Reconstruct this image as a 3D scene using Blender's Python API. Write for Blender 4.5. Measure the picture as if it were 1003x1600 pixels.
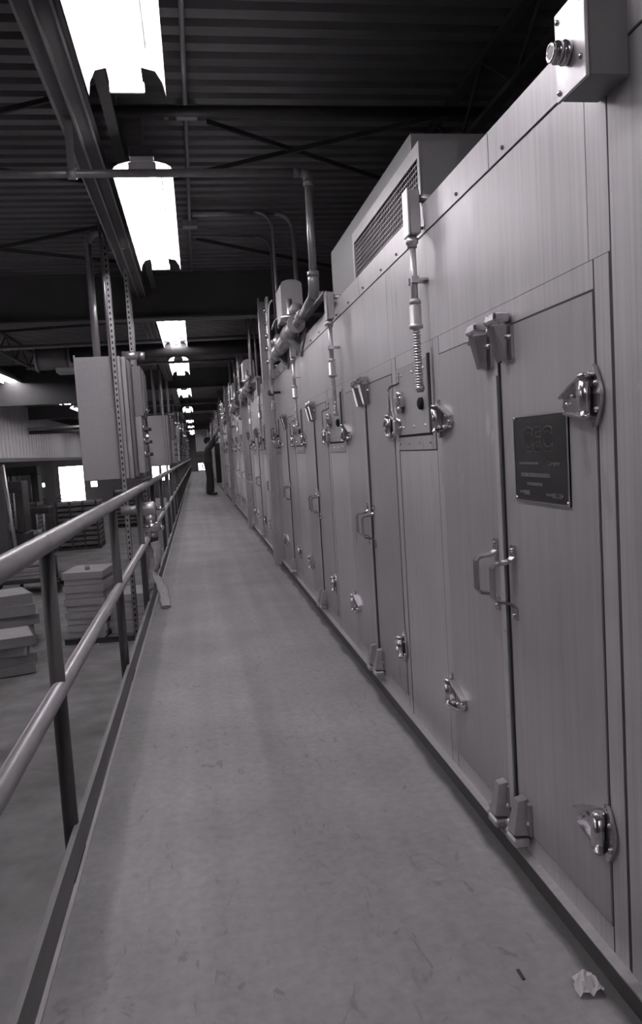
import bpy, math, random
from mathutils import Vector, Matrix
random.seed(7)
for o in list(bpy.data.objects): bpy.data.objects.remove(o)
scene = bpy.context.scene
COL = scene.collection
PI = math.pi

# ------------------------------------------------------------------ camera
cam_d = bpy.data.cameras.new('camera'); cam = bpy.data.objects.new('camera', cam_d); COL.objects.link(cam)
cam_d.sensor_fit = 'VERTICAL'; cam_d.sensor_height = 36.0; cam_d.lens = 1200.0 * 36.0 / 1600.0
cam_d.clip_start = 0.05; cam_d.clip_end = 300
EYE = 1.23
# yaw to the right of the gangway, slight downward pitch, hand-held roll
ax = ((0.98525732, -0.07394944, 0.15427083), (-0.15957778, -0.07219972, 0.98454158), (-0.06166799, -0.994645, -0.08293599))
M = Matrix(((ax[0][0], -ax[0][1], -ax[0][2], 0.0), (ax[1][0], -ax[1][1], -ax[1][2], 0.0), (ax[2][0], -ax[2][1], -ax[2][2], EYE), (0, 0, 0, 1)))
cam.matrix_world = M
scene.camera = cam

# ------------------------------------------------------------------ world, exposure
w = bpy.data.worlds.new('world'); scene.world = w; w.use_nodes = True
w.node_tree.nodes['Background'].inputs[0].default_value = (1.0, 0.97, 1.0, 1)
w.node_tree.nodes['Background'].inputs[1].default_value = 0.35
scene.view_settings.view_transform = 'Standard'; scene.view_settings.look = 'None'
scene.view_settings.gamma = 1.0; scene.view_settings.use_curve_mapping = False
scene.view_settings.exposure = 0.20
TUBE = 26.0      # radiance of the fluorescent tubes
DAY = 6.0        # radiance of the daylit panes

# ------------------------------------------------------------------ materials
def g(v): return (v, v * 0.962, v * 0.995, 1)
def mat(name, v, rough=0.6, metal=0.0, var=0.0, scale=(8, 8, 8), bump=0.0, rvar=0.0, blotch=0.0, detail=4, spec=0.5, coat=0.0, smudge=0.0):
    m = bpy.data.materials.new(name); m.use_nodes = True
    nt = m.node_tree; b = nt.nodes['Principled BSDF']
    b.inputs['Base Color'].default_value = g(v); b.inputs['Roughness'].default_value = rough
    b.inputs['Metallic'].default_value = metal; b.inputs['Specular IOR Level'].default_value = spec
    if coat: b.inputs['Coat Weight'].default_value = coat; b.inputs['Coat Roughness'].default_value = 0.15
    if var or bump or rvar or blotch:
        tc = nt.nodes.new('ShaderNodeNewGeometry')
        mp = nt.nodes.new('ShaderNodeMapping'); mp.inputs['Scale'].default_value = scale
        nt.links.new(tc.outputs['Position'], mp.inputs['Vector'])
        n = nt.nodes.new('ShaderNodeTexNoise'); n.inputs['Scale'].default_value = 1.0; n.inputs['Detail'].default_value = detail
        n.inputs['Roughness'].default_value = 0.6
        nt.links.new(mp.outputs[0], n.inputs['Vector'])
        mr = nt.nodes.new('ShaderNodeMapRange'); mr.inputs[1].default_value = 0.25; mr.inputs[2].default_value = 0.75
        mr.inputs[3].default_value = 1 - var; mr.inputs[4].default_value = 1 + var
        nt.links.new(n.outputs['Fac'], mr.inputs[0]); fac = mr.outputs[0]
        if blotch:
            n2 = nt.nodes.new('ShaderNodeTexNoise'); n2.inputs['Scale'].default_value = 1.7; n2.inputs['Detail'].default_value = 6
            nt.links.new(tc.outputs['Position'], n2.inputs['Vector'])
            m2 = nt.nodes.new('ShaderNodeMapRange'); m2.inputs[1].default_value = 0.3; m2.inputs[2].default_value = 0.7
            m2.inputs[3].default_value = 1 - blotch; m2.inputs[4].default_value = 1 + blotch
            nt.links.new(n2.outputs['Fac'], m2.inputs[0])
            mm = nt.nodes.new('ShaderNodeMath'); mm.operation = 'MULTIPLY'
            nt.links.new(fac, mm.inputs[0]); nt.links.new(m2.outputs[0], mm.inputs[1]); fac = mm.outputs[0]
        if smudge:
            for sc, lo, hi, amt in (((3.0, 9, 3.5), 0.66, 0.76, 1 - smudge), ((2.0, 14, 5.0), 0.70, 0.74, 1 + smudge)):
                mp3 = nt.nodes.new('ShaderNodeMapping'); mp3.inputs['Scale'].default_value = sc; mp3.inputs['Location'].default_value = (0, amt * 7, amt * 3)
                nt.links.new(tc.outputs['Position'], mp3.inputs['Vector'])
                n4 = nt.nodes.new('ShaderNodeTexNoise'); n4.inputs['Scale'].default_value = 1.0; n4.inputs['Detail'].default_value = 5
                nt.links.new(mp3.outputs[0], n4.inputs['Vector'])
                m4 = nt.nodes.new('ShaderNodeMapRange'); m4.inputs[1].default_value = lo; m4.inputs[2].default_value = hi; m4.inputs[3].default_value = 1.0; m4.inputs[4].default_value = amt
                nt.links.new(n4.outputs['Fac'], m4.inputs[0])
                mm4 = nt.nodes.new('ShaderNodeMath'); mm4.operation = 'MULTIPLY'; nt.links.new(fac, mm4.inputs[0]); nt.links.new(m4.outputs[0], mm4.inputs[1]); fac = mm4.outputs[0]
        vm = nt.nodes.new('ShaderNodeVectorMath'); vm.operation = 'SCALE'; vm.inputs[0].default_value = g(v)[:3]
        nt.links.new(fac, vm.inputs['Scale']); nt.links.new(vm.outputs[0], b.inputs['Base Color'])
        if rvar:
            r = nt.nodes.new('ShaderNodeMapRange'); r.inputs[1].default_value = 0.3; r.inputs[2].default_value = 0.7
            r.inputs[3].default_value = rough - rvar; r.inputs[4].default_value = rough + rvar
            nt.links.new(n.outputs['Fac'], r.inputs[0]); nt.links.new(r.outputs[0], b.inputs['Roughness'])
        if bump:
            bp = nt.nodes.new('ShaderNodeBump'); bp.inputs['Strength'].default_value = bump; bp.inputs['Distance'].default_value = 0.01
            nt.links.new(n.outputs['Fac'], bp.inputs['Height']); nt.links.new(bp.outputs[0], b.inputs['Normal'])
    return m
def emit(name, s):
    m = bpy.data.materials.new(name); m.use_nodes = True; b = m.node_tree.nodes['Principled BSDF']
    b.inputs['Base Color'].default_value = (.8, .8, .8, 1)
    b.inputs['Emission Color'].default_value = (1, 0.975, 1, 1); b.inputs['Emission Strength'].default_value = s
    return m

STEEL = mat('brushed_steel_sheet', 0.44, 0.40, 0.25, var=0.18, scale=(25, 70, 1.3), bump=0.04, rvar=0.07, blotch=0.10, smudge=0.25)
STEEL2 = mat('worn_steel_door', 0.36, 0.42, 0.25, var=0.14, scale=(18, 40, 1.6), bump=0.03, rvar=0.07, blotch=0.12, smudge=0.35)
DARKGAP = mat('shadow_gap_steel', 0.045, 0.8)
CHROME = mat('chrome_plate', 0.62, 0.20, 0.95, var=0.05, scale=(30, 30, 30))
CAST = mat('cast_hardware', 0.5, 0.32, 0.8, var=0.1, scale=(40, 40, 40))
GALV = mat('galvanised_conduit', 0.50, 0.38, 0.6, var=0.10, scale=(30, 30, 6), rvar=0.08)
PIPE = mat('dark_iron_pipe', 0.28, 0.36, 0.4, var=0.2, scale=(20, 20, 20))
RAILM = mat('painted_rail', 0.36, 0.36, 0.25, var=0.12, scale=(30, 6, 30), rvar=0.08)
POSTM = mat('dark_painted_post', 0.075, 0.6, 0.0, var=0.1, scale=(20, 20, 3))
TOE = mat('toe_plate_paint', 0.17, 0.55, 0.1, var=0.15, scale=(12, 2, 12))
CURB = mat('dark_curb_paint', 0.055, 0.6, var=0.2, scale=(12, 2, 12))
PANEL = mat('grey_enamel_enclosure', 0.36, 0.5, 0.1, var=0.06, scale=(40, 40, 40), blotch=0.06)
PANELD = mat('darker_enamel', 0.2, 0.5, 0.1, var=0.06, scale=(40, 40, 40))
ZINC = mat('perforated_zinc_strut', 0.42, 0.45, 0.5, var=0.1, scale=(40, 40, 5))
BLACK = mat('black_hole', 0.012, 0.9)
DECK = mat('roof_deck_paint', 0.22, 0.36, 0.4, var=0.12, scale=(1, 8, 8), blotch=0.15)
BEAMM = mat('roof_beam_paint', 0.15, 0.6, var=0.1, scale=(3, 3, 3))
JOISTM = mat('joist_paint', 0.09, 0.6, var=0.1, scale=(5, 5, 5))
WHITE = mat('white_reflector_enamel', 0.82, 0.35)
DUCTM = mat('dark_duct_sheet', 0.06, 0.5, 0.3, var=0.1, scale=(8, 8, 8))
FLOORM = mat('factory_concrete', 0.24, 0.75, var=0.22, scale=(3, 3, 3), bump=0.1, blotch=0.3, detail=8)
WALLM = mat('painted_block_wall', 0.2, 0.8, var=0.1, scale=(4, 4, 4))
SIDING = mat('corrugated_siding', 0.72, 0.4, 0.15, var=0.1, scale=(5, 30, 1))
CARD = mat('pale_carton_board', 0.40, 0.85, var=0.06, scale=(20, 20, 20), blotch=0.08)
CARD2 = mat('grey_carton_board', 0.30, 0.85, var=0.08, scale=(20, 20, 20), blotch=0.1)
WOOD = mat('weathered_wood', 0.2, 0.8, var=0.2, scale=(3, 30, 30))
WOODD = mat('dark_pallet_wood', 0.06, 0.85, var=0.2, scale=(3, 30, 30))
MACH = mat('machine_paint', 0.075, 0.5, 0.2, var=0.2, scale=(9, 9, 9), blotch=0.2)
PLATE = mat('nameplate_enamel', 0.042, 0.22, 0.0, coat=0.6)
PLATEB = mat('nameplate_bright_border', 0.5, 0.3, 0.8)
LETTER = mat('nameplate_dark_letter', 0.006, 0.3)
LETTERL = mat('nameplate_pale_letter', 0.16, 0.4)
CLOTH = mat('hose_canvas', 0.34, 0.85, var=0.15, scale=(60, 60, 20), bump=0.2)
SHIRT = mat('dark_shirt_cloth', 0.055, 0.9, var=0.2, scale=(30, 30, 30))
PANTS = mat('dark_trouser_cloth', 0.03, 0.9, var=0.2, scale=(30, 30, 30))
SKIN = mat('skin', 0.28, 0.6)
HAIRM = mat('dark_hair', 0.015, 0.7)
SHOE = mat('dark_shoe', 0.04, 0.5)
PAPER = mat('crumpled_white_paper', 0.62, 0.9)
TUBEM = emit('fluorescent_tube_glow', TUBE)
DAYM = emit('daylit_pane', DAY)
RED = mat('pilot_lens', 0.75, 0.15, 0.6)

# walkway: trowelled concrete, a darker strip along the railing, scuffs
def walkway_mat():
    m = mat('walkway_concrete', 0.255, 0.62, var=0.16, scale=(30, 30, 30), bump=0.12, blotch=0.16, detail=9)
    nt = m.node_tree; b = nt.nodes['Principled BSDF']
    src = b.inputs['Base Color'].links[0].from_socket
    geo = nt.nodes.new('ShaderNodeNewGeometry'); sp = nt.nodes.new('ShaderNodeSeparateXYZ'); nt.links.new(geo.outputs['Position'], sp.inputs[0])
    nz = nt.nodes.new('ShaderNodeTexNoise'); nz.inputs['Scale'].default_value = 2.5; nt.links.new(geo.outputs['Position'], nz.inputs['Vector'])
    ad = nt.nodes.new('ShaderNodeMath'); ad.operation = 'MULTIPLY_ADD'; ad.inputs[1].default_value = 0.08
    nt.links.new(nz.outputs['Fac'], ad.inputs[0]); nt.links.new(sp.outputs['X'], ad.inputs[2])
    mr = nt.nodes.new('ShaderNodeMapRange'); mr.inputs[1].default_value = -0.285; mr.inputs[2].default_value = -0.265
    mr.inputs[3].default_value = 0.84; mr.inputs[4].default_value = 1.0; nt.links.new(ad.outputs[0], mr.inputs[0])
    # scuff streaks
    mp = nt.nodes.new('ShaderNodeMapping'); mp.inputs['Scale'].default_value = (9, 3.5, 1); mp.inputs['Rotation'].default_value = (0, 0, 0.5)
    nt.links.new(geo.outputs['Position'], mp.inputs[0])
    n3 = nt.nodes.new('ShaderNodeTexNoise'); n3.inputs['Scale'].default_value = 1.6; n3.inputs['Detail'].default_value = 7; n3.inputs['Distortion'].default_value = 2.2
    nt.links.new(mp.outputs[0], n3.inputs['Vector'])
    m3 = nt.nodes.new('ShaderNodeMapRange'); m3.inputs[1].default_value = 0.62; m3.inputs[2].default_value = 0.71; m3.inputs[3].default_value = 1.0; m3.inputs[4].default_value = 0.72
    nt.links.new(n3.outputs['Fac'], m3.inputs[0])
    mu = nt.nodes.new('ShaderNodeMath'); mu.operation = 'MULTIPLY'; nt.links.new(mr.outputs[0], mu.inputs[0]); nt.links.new(m3.outputs[0], mu.inputs[1])
    # trodden lengthwise streaks, and a dark soft-edged strip along the oven curb
    mp5 = nt.nodes.new('ShaderNodeMapping'); mp5.inputs['Scale'].default_value = (7, 0.22, 1); nt.links.new(geo.outputs['Position'], mp5.inputs[0])
    n5 = nt.nodes.new('ShaderNodeTexNoise'); n5.inputs['Scale'].default_value = 1.0; n5.inputs['Detail'].default_value = 5; nt.links.new(mp5.outputs[0], n5.inputs['Vector'])
    m5 = nt.nodes.new('ShaderNodeMapRange'); m5.inputs[1].default_value = 0.35; m5.inputs[2].default_value = 0.65; m5.inputs[3].default_value = 0.86; m5.inputs[4].default_value = 1.07
    nt.links.new(n5.outputs['Fac'], m5.inputs[0])
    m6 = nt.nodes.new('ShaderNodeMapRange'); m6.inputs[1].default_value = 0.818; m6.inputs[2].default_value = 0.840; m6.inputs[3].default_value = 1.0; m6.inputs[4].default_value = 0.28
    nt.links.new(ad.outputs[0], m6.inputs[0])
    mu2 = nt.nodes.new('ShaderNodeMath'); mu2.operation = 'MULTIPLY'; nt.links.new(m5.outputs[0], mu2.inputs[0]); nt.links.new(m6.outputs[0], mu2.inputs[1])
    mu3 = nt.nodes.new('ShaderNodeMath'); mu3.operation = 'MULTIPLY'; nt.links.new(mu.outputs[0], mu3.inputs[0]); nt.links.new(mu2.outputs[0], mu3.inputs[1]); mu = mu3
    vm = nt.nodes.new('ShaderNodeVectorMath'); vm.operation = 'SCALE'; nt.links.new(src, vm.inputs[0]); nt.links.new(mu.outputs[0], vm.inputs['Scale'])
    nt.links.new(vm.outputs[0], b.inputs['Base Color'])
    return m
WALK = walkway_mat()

# ------------------------------------------------------------------ mesh builder
OFF = {}
class MB:
    def __init__(s): s.v = []; s.f = []; s.sm = []
    def add(s, vs, fs, smooth=False):
        n = len(s.v); s.v += [tuple(p) for p in vs]; s.f += [tuple(i + n for i in f) for f in fs]; s.sm += [smooth] * len(fs); return s
    def box(s, x0, x1, y0, y1, z0, z1):
        v = [(x0, y0, z0), (x1, y0, z0), (x1, y1, z0), (x0, y1, z0), (x0, y0, z1), (x1, y0, z1), (x1, y1, z1), (x0, y1, z1)]
        return s.add(v, [(0, 3, 2, 1), (4, 5, 6, 7), (0, 1, 5, 4), (1, 2, 6, 5), (2, 3, 7, 6), (3, 0, 4, 7)])
    def tbox(s, c, sx, sy, sz, ang=0.0, axis='Z'):      # rotated box about its centre
        R = Matrix.Rotation(ang, 3, axis); v = []
        for dx, dy, dz in ((-1, -1, -1), (1, -1, -1), (1, 1, -1), (-1, 1, -1), (-1, -1, 1), (1, -1, 1), (1, 1, 1), (-1, 1, 1)):
            v.append(Vector(c) + R @ Vector((dx * sx / 2, dy * sy / 2, dz * sz / 2)))
        return s.add(v, [(0, 3, 2, 1), (4, 5, 6, 7), (0, 1, 5, 4), (1, 2, 6, 5), (2, 3, 7, 6), (3, 0, 4, 7)])
    def bbox(s, x0, x1, y0, y1, z0, z1, b=0.004):      # box with chamfered edges
        v = []; 
        for z, i in ((z0, b), (z0 + b, 0), (z1 - b, 0), (z1, b)):
            for (px, py) in ((x0 + b, y0 + i), (x1 - b, y0 + i), (x1 - i, y0 + b), (x1 - i, y1 - b), (x1 - b, y1 - i), (x0 + b, y1 - i), (x0 + i, y1 - b), (x0 + i, y0 + b)): v.append((px, py, z))
        f = [tuple(range(7, -1, -1)), tuple(range(24, 32))]
        for k in range(3):
            for j in range(8): a = k * 8 + j; c = k * 8 + (j + 1) % 8; f.append((a, c, c + 8, a + 8))
        return s.add(v, f)
    def cyl(s, p0, p1, r0, r1=None, seg=14, caps=True):
        r1 = r0 if r1 is None else r1; p0 = Vector(p0); p1 = Vector(p1); d = (p1 - p0).normalized()
        u = d.orthogonal().normalized(); w_ = d.cross(u); v = []
        for p, r in ((p0, r0), (p1, r1)):
            for k in range(seg): a = 2 * PI * k / seg; v.append(p + r * (math.cos(a) * u + math.sin(a) * w_))
        s.add(v, [(k, (k + 1) % seg, seg + (k + 1) % seg, seg + k) for k in range(seg)], True)
        if caps:
            n = len(s.v) - 2 * seg
            s.f += [tuple(n + k for k in range(seg - 1, -1, -1)), tuple(n + seg + k for k in range(seg))]; s.sm += [False, False]
        return s
    def tube(s, pts, r, seg=10, caps=True, flat=None):
        pts = [Vector(p) for p in pts]; n0 = len(s.v); N = len(pts); u = None; v = []
        rs = r if isinstance(r, (list, tuple)) else [r] * N
        for i, p in enumerate(pts):
            t = (pts[min(i + 1, N - 1)] - pts[max(i - 1, 0)]).normalized()
            u = t.orthogonal().normalized() if u is None else (u - t * u.dot(t)).normalized()
            w_ = t.cross(u)
            for k in range(seg): a = 2 * PI * k / seg; v.append(p + rs[i] * (math.cos(a) * u + math.sin(a) * w_))
        f = [(i * seg + k, i * seg + (k + 1) % seg, (i + 1) * seg + (k + 1) % seg, (i + 1) * seg + k) for i in range(N - 1) for k in range(seg)]
        s.add(v, f, True)
        if caps:
            s.f += [tuple(n0 + k for k in range(seg - 1, -1, -1)), tuple(n0 + (N - 1) * seg + k for k in range(seg))]; s.sm += [False, False]
        return s
    def ribbon(s, pts, wdir, w, t):                     # flat bar bent along pts
        pts = [Vector(p) for p in pts]; W = Vector(wdir).normalized() * w / 2; N = len(pts); v = []
        for i, p in enumerate(pts):
            tg = (pts[min(i + 1, N - 1)] - pts[max(i - 1, 0)]).normalized(); nn = tg.cross(W).normalized() * t / 2
            v += [p - W - nn, p + W - nn, p + W + nn, p - W + nn]
        f = [(i * 4 + k, i * 4 + (k + 1) % 4, (i + 1) * 4 + (k + 1) % 4, (i + 1) * 4 + k) for i in range(N - 1) for k in range(4)]
        f += [(3, 2, 1, 0), tuple((N - 1) * 4 + k for k in range(4))]
        return s.add(v, f)
    def lathe(s, base, axis, prof, seg=16):              # prof: (distance along axis, radius)
        base = Vector(base); d = Vector(axis).normalized(); u = d.orthogonal().normalized(); w_ = d.cross(u); v = []
        for (h, r) in prof:
            for k in range(seg): a = 2 * PI * k / seg; v.append(base + d * h + r * (math.cos(a) * u + math.sin(a) * w_))
        N = len(prof); n0 = len(s.v)
        s.add(v, [(i * seg + k, i * seg + (k + 1) % seg, (i + 1) * seg + (k + 1) % seg, (i + 1) * seg + k) for i in range(N - 1) for k in range(seg)], True)
        s.f += [tuple(n0 + k for k in range(seg - 1, -1, -1)), tuple(n0 + (N - 1) * seg + k for k in range(seg))]; s.sm += [False, False]
        return s
    def prism(s, poly, vec):                             # planar polygon swept along vec
        n = len(poly); vec = Vector(vec); v = [Vector(p) for p in poly] + [Vector(p) + vec for p in poly]
        f = [tuple(range(n - 1, -1, -1)), tuple(range(n, 2 * n))] + [(k, (k + 1) % n, n + (k + 1) % n, n + k) for k in range(n)]
        return s.add(v, f)
    def ball(s, c, r, seg=10, rings=6, sc=(1, 1, 1)):
        v = []; c = Vector(c)
        for i in range(rings + 1):
            th = PI * i / rings
            for k in range(seg): a = 2 * PI * k / seg; v.append(c + Vector((r * sc[0] * math.sin(th) * math.cos(a), r * sc[1] * math.sin(th) * math.sin(a), r * sc[2] * math.cos(th))))
        return s.add(v, [(i * seg + k, (i + 1) * seg + k, (i + 1) * seg + (k + 1) % seg, i * seg + (k + 1) % seg) for i in range(rings) for k in range(seg)], True)
    def build(s, name, m, parent=None, loc=None):
        # vertices are given in world metres; they are stored relative to the owning thing's base
        off = Vector(loc) if loc is not None else (OFF[parent.name] if parent else Vector((0, 0, 0)))
        me = bpy.data.meshes.new(name); me.from_pydata([tuple(Vector(p) - off) for p in s.v], [], s.f); me.materials.append(m)
        me.polygons.foreach_set('use_smooth', s.sm); me.update()
        import bmesh
        bm = bmesh.new(); bm.from_mesh(me); bmesh.ops.recalc_face_normals(bm, faces=bm.faces); bm.to_mesh(me); bm.free()
        o = bpy.data.objects.new(name, me); COL.objects.link(o); OFF[o.name] = off
        if parent: o.parent = parent
        else: o.location = off
        return o
def tag(o, label=None, cat=None, group=None, kind=None):
    if label: o['label'] = label
    if cat: o['category'] = cat
    if group: o['group'] = group
    if kind: o['kind'] = kind
    return o
def thing(name, loc, label, cat, group=None):
    o = bpy.data.objects.new(name, None); COL.objects.link(o); o.location = loc; o.empty_display_size = 0.1
    OFF[o.name] = Vector(loc); return tag(o, label, cat, group)
def struct(name, mb, m, parent=None):
    o = mb.build(name, m, parent)
    if not parent: o['kind'] = 'structure'
    return o
def copy_tree(o, parent=None, loc=None, label=None, skip=()):
    c = o.copy(); COL.objects.link(c); OFF[c.name] = OFF[o.name]
    if parent: c.parent = parent
    if loc is not None: c.location = loc; OFF[c.name] = Vector(loc)
    if label: c['label'] = label
    for ch in o.children:
        if ch.name.split('.')[0] not in skip: copy_tree(ch, c, skip=skip)
    return c
def arc(c, r, a0, a1, n, e1, e2):
    c = Vector(c); e1 = Vector(e1); e2 = Vector(e2)
    return [c + r * (math.cos(a0 + (a1 - a0) * k / n) * e1 + math.sin(a0 + (a1 - a0) * k / n) * e2) for k in range(n + 1)]
def smooth_path(pts, n=6):
    P = [Vector(p) for p in pts]; out = []
    for i in range(len(P) - 1):
        p0, p1, p2, p3 = P[max(i - 1, 0)], P[i], P[i + 1], P[min(i + 2, len(P) - 1)]
        for k in range(n):
            t = k / n; out.append(0.5 * ((2 * p1) + (p2 - p0) * t + (2 * p0 - 5 * p1 + 4 * p2 - p3) * t * t + (3 * p1 - p0 - 3 * p2 + p3) * t ** 3))
    return out + [P[-1]]
ORD = ['first', 'second', 'third', 'fourth', 'fifth', 'sixth', 'seventh', 'eighth', 'ninth', 'tenth', 'eleventh', 'twelfth', 'thirteenth', 'fourteenth', 'fifteenth',
       'sixteenth', 'seventeenth', 'eighteenth', 'nineteenth', 'twentieth'] + ['twenty-' + k for k in ('first', 'second', 'third', 'fourth', 'fifth', 'sixth', 'seventh', 'eighth', 'ninth')] + \
      ['thirtieth'] + ['thirty-' + k for k in ('first', 'second', 'third', 'fourth', 'fifth', 'sixth', 'seventh', 'eighth')]

# ================================================================== THE SETTING
XW = 0.85        # front face of the oven
RX = -0.47       # railing line
GZ = -2.0        # factory floor
DZ = 3.36        # underside of roof deck
Y0, Y1 = -5.0, 64.0
XL, XR = -20.0, 5.0
struct('floor', MB().box(XL, XR, Y0, Y1, GZ - 0.2, GZ), FLOORM)
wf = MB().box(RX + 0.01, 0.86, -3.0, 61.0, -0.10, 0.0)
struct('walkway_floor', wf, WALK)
b = MB()
for x in (RX + 0.08, 0.7): b.box(x - 0.05, x + 0.05, -3.0, 61.0, -0.32, -0.10)
for k in range(11): b.box(RX + 0.05, 0.8, -2.5 + 6.2 * k, -2.4 + 6.2 * k, GZ, -0.10)
struct('walkway_support', b, BEAMM)
# ribbed roof deck, ribs running across the gangway
p = 0.156; v = []; f = []; n = int((Y1 - Y0) / p); prof = []
for k in range(n):
    y = Y0 + k * p
    prof += [(y, 0.0), (y + 0.080, 0.0), (y + 0.098, 0.045), (y + 0.138, 0.045)]
for (y, dz) in prof: v += [(XL, y, DZ + dz), (XR, y, DZ + dz)]
for k in range(len(prof) - 1): f.append((2 * k, 2 * k + 1, 2 * k + 3, 2 * k + 2))
d = MB().add(v, f); d.box(XL, XR, Y0, Y1, DZ + 0.06, DZ + 0.16)
struct('ceiling', d, DECK)
struct('wall_left', MB().box(XL - 0.2, XL, Y0, Y1, GZ, DZ + 0.1), WALLM)
struct('wall_right', MB().box(XR, XR + 0.2, Y0, Y1, GZ, DZ + 0.1), WALLM)
struct('wall_back', MB().box(XL, XR, Y0 - 0.2, Y0, GZ, DZ + 0.1), WALLM)
# far wall with openings to daylight
holes = [(-11.0, -9.0, GZ, 1.05), (-3.7, -3.05, -0.6, 0.62), (-2.95, -2.2, -0.6, 0.62), (0.05, 0.85, 0.02, 0.66), (-8.6, -8.0, -0.75, -0.26), (-12.35, -12.0, -0.5, -0.15)]
xs = sorted(set([XL, XR] + [h[0] for h in holes] + [h[1] for h in holes])); fw = MB()
for a, c in zip(xs[:-1], xs[1:]):
    mid = (a + c) / 2; hh = [h for h in holes if h[0] < mid < h[1]]
    if not hh: fw.box(a, c, Y1, Y1 + 0.2, GZ, DZ + 0.1)
    else:
        if hh[0][2] > GZ: fw.box(a, c, Y1, Y1 + 0.2, GZ, hh[0][2])
        fw.box(a, c, Y1, Y1 + 0.2, hh[0][3], DZ + 0.1)
struct('wall_far', fw, WALLM)
for k, h in enumerate(holes):
    nm = 'door_1' if k == 0 else 'door_2' if k == 3 else 'window_%d' % (k if k < 3 else k - 1)
    o = struct(nm, MB().box(h[0], h[1], Y1 + 0.1, Y1 + 0.13, h[2], h[3]), DAYM)
    fr = MB(); fr.box(h[0], h[0] + 0.05, Y1 - 0.02, Y1 + 0.1, h[2], h[3]); fr.box(h[1] - 0.05, h[1], Y1 - 0.02, Y1 + 0.1, h[2], h[3]); fr.box(h[0], h[1], Y1 - 0.02, Y1 + 0.1, h[3] - 0.05, h[3])
    fr.build('frame', WALLM, o)
# pale partition at the far end of the gangway
pt = thing('end_partition', (0.5, 62.0, 0), 'pale ribbed partition closing the far end of the gangway above the bright doorway', 'partition')
for k in range(8):
    x = 0.02 + 0.13 * k; MB().box(x, x + 0.12, 62.0, 62.04, 1.55, DZ).build('panel', SIDING, pt)
MB().box(-0.1, 1.2, 61.96, 62.06, 1.28, 1.5).build('lintel', BEAMM, pt)
MB().box(-0.1, 1.2, 61.96, 62.06, 0.75, 1.1).build('crossbar', BEAMM, pt)
MB().box(-0.14, -0.06, 61.96, 62.06, 0.0, DZ).build('post', BEAMM, pt)

# roof girders across the bay
def ibeam_x(y, x0, x1, z0, z1, w=0.2):
    return MB().box(x0, x1, y - w / 2, y + w / 2, z0, z0 + 0.02).box(x0, x1, y - w / 2, y + w / 2, z1 - 0.02, z1).box(x0, x1, y - 0.008, y + 0.008, z0 + 0.02, z1 - 0.02)
for k, (y, zb) in enumerate(((9.3, 2.835), (19.4, 2.9), (29.6, 2.9), (39.8, 2.9), (50.0, 2.9), (-1.0, 2.9))):
    struct('roof_girder', ibeam_x(y, XL, XR, zb, DZ, 0.22), BEAMM)
# open-web joists along the bay
def joist(x, y0, y1, zt, zb, step, r=0.012):
    o = MB().box(x - 0.03, x + 0.03, y0, y1, zt - 0.035, zt).build('roof_joist', JOISTM); o['kind'] = 'structure'
    MB().box(x - 0.03, x + 0.03, y0, y1, zb, zb + 0.03).build('bottom_chord', JOISTM, o)
    y = y0; up = True
    while y + step < y1:
        a, c = (zb + 0.015, zt - 0.02) if up else (zt - 0.02, zb + 0.015)
        MB().cyl((x, y, a), (x, y + step, c), r, seg=6).build('web_bar', JOISTM, o); y += step; up = not up
    return o
joist(1.75, 2.2, 9.1, DZ, 3.02, 0.42); joist(1.75, 9.4, 19.3, DZ, 3.02, 0.55)
joist(-0.34, 2.6, 9.1, DZ, 3.16, 0.30, 0.010)
joist(-2.9, 3.0, 9.1, DZ, 3.10, 0.42); joist(-2.9, 9.4, 19.3, DZ, 3.02, 0.55)
joist(3.6, 2.2, 9.1, DZ, 3.02, 0.42); joist(-5.4, 9.4, 19.3, DZ, 3.02, 0.55)
# dark cross bar and crossed bridging rods under the deck
tag(MB().cyl((-0.55, 4.68, 3.22), (1.95, 4.66, 3.22), 0.030).build('cross_bar', DUCTM), 'thick dark round bar spanning under the roof between the two nearest lamps', 'bar')
for k, (a, c, lb) in enumerate((((-1.0, 4.85, 3.37), (-0.4, 4.6, 3.40), 'short bridging rod under the roof at the upper left edge'),
        ((-1.75, 5.6, 3.39), (-0.45, 5.95, 3.33), 'bridging rod meeting the long steel channel from the left above the pipe'),
        ((-0.42, 5.98, 3.29), (1.72, 4.95, 3.41), 'long bridging rod rising right from above the second lamp'),
        ((0.22, 5.08, 3.42), (1.74, 5.95, 3.30), 'long bridging rod falling right toward the vent housing'),
        ((-2.85, 7.3, 3.41), (-0.42, 8.2, 3.30), 'bridging rod falling right behind the bent conduit above the panel'),
        ((-2.85, 8.3, 3.32), (-0.45, 7.1, 3.41), 'bridging rod rising right behind the bent conduit above the panel'),
        ((-2.85, 10.6, 3.05), (-0.3, 12.0, 3.40), 'bridging rod below the roof just beyond the first girder'),
        ((0.15, 7.6, 3.38), (1.74, 8.6, 3.30), 'bridging rod over the burner beyond the drop pipe'))):
    a = (a[0], a[1], a[2] - 0.09); c = (c[0], c[1], c[2] - 0.09)
    tag(MB().ribbon([a, c], (0, 0.3, 1), 0.035, 0.012).build('bridging_rod', JOISTM), lb, 'rod', 'roof bridging rods')
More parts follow.
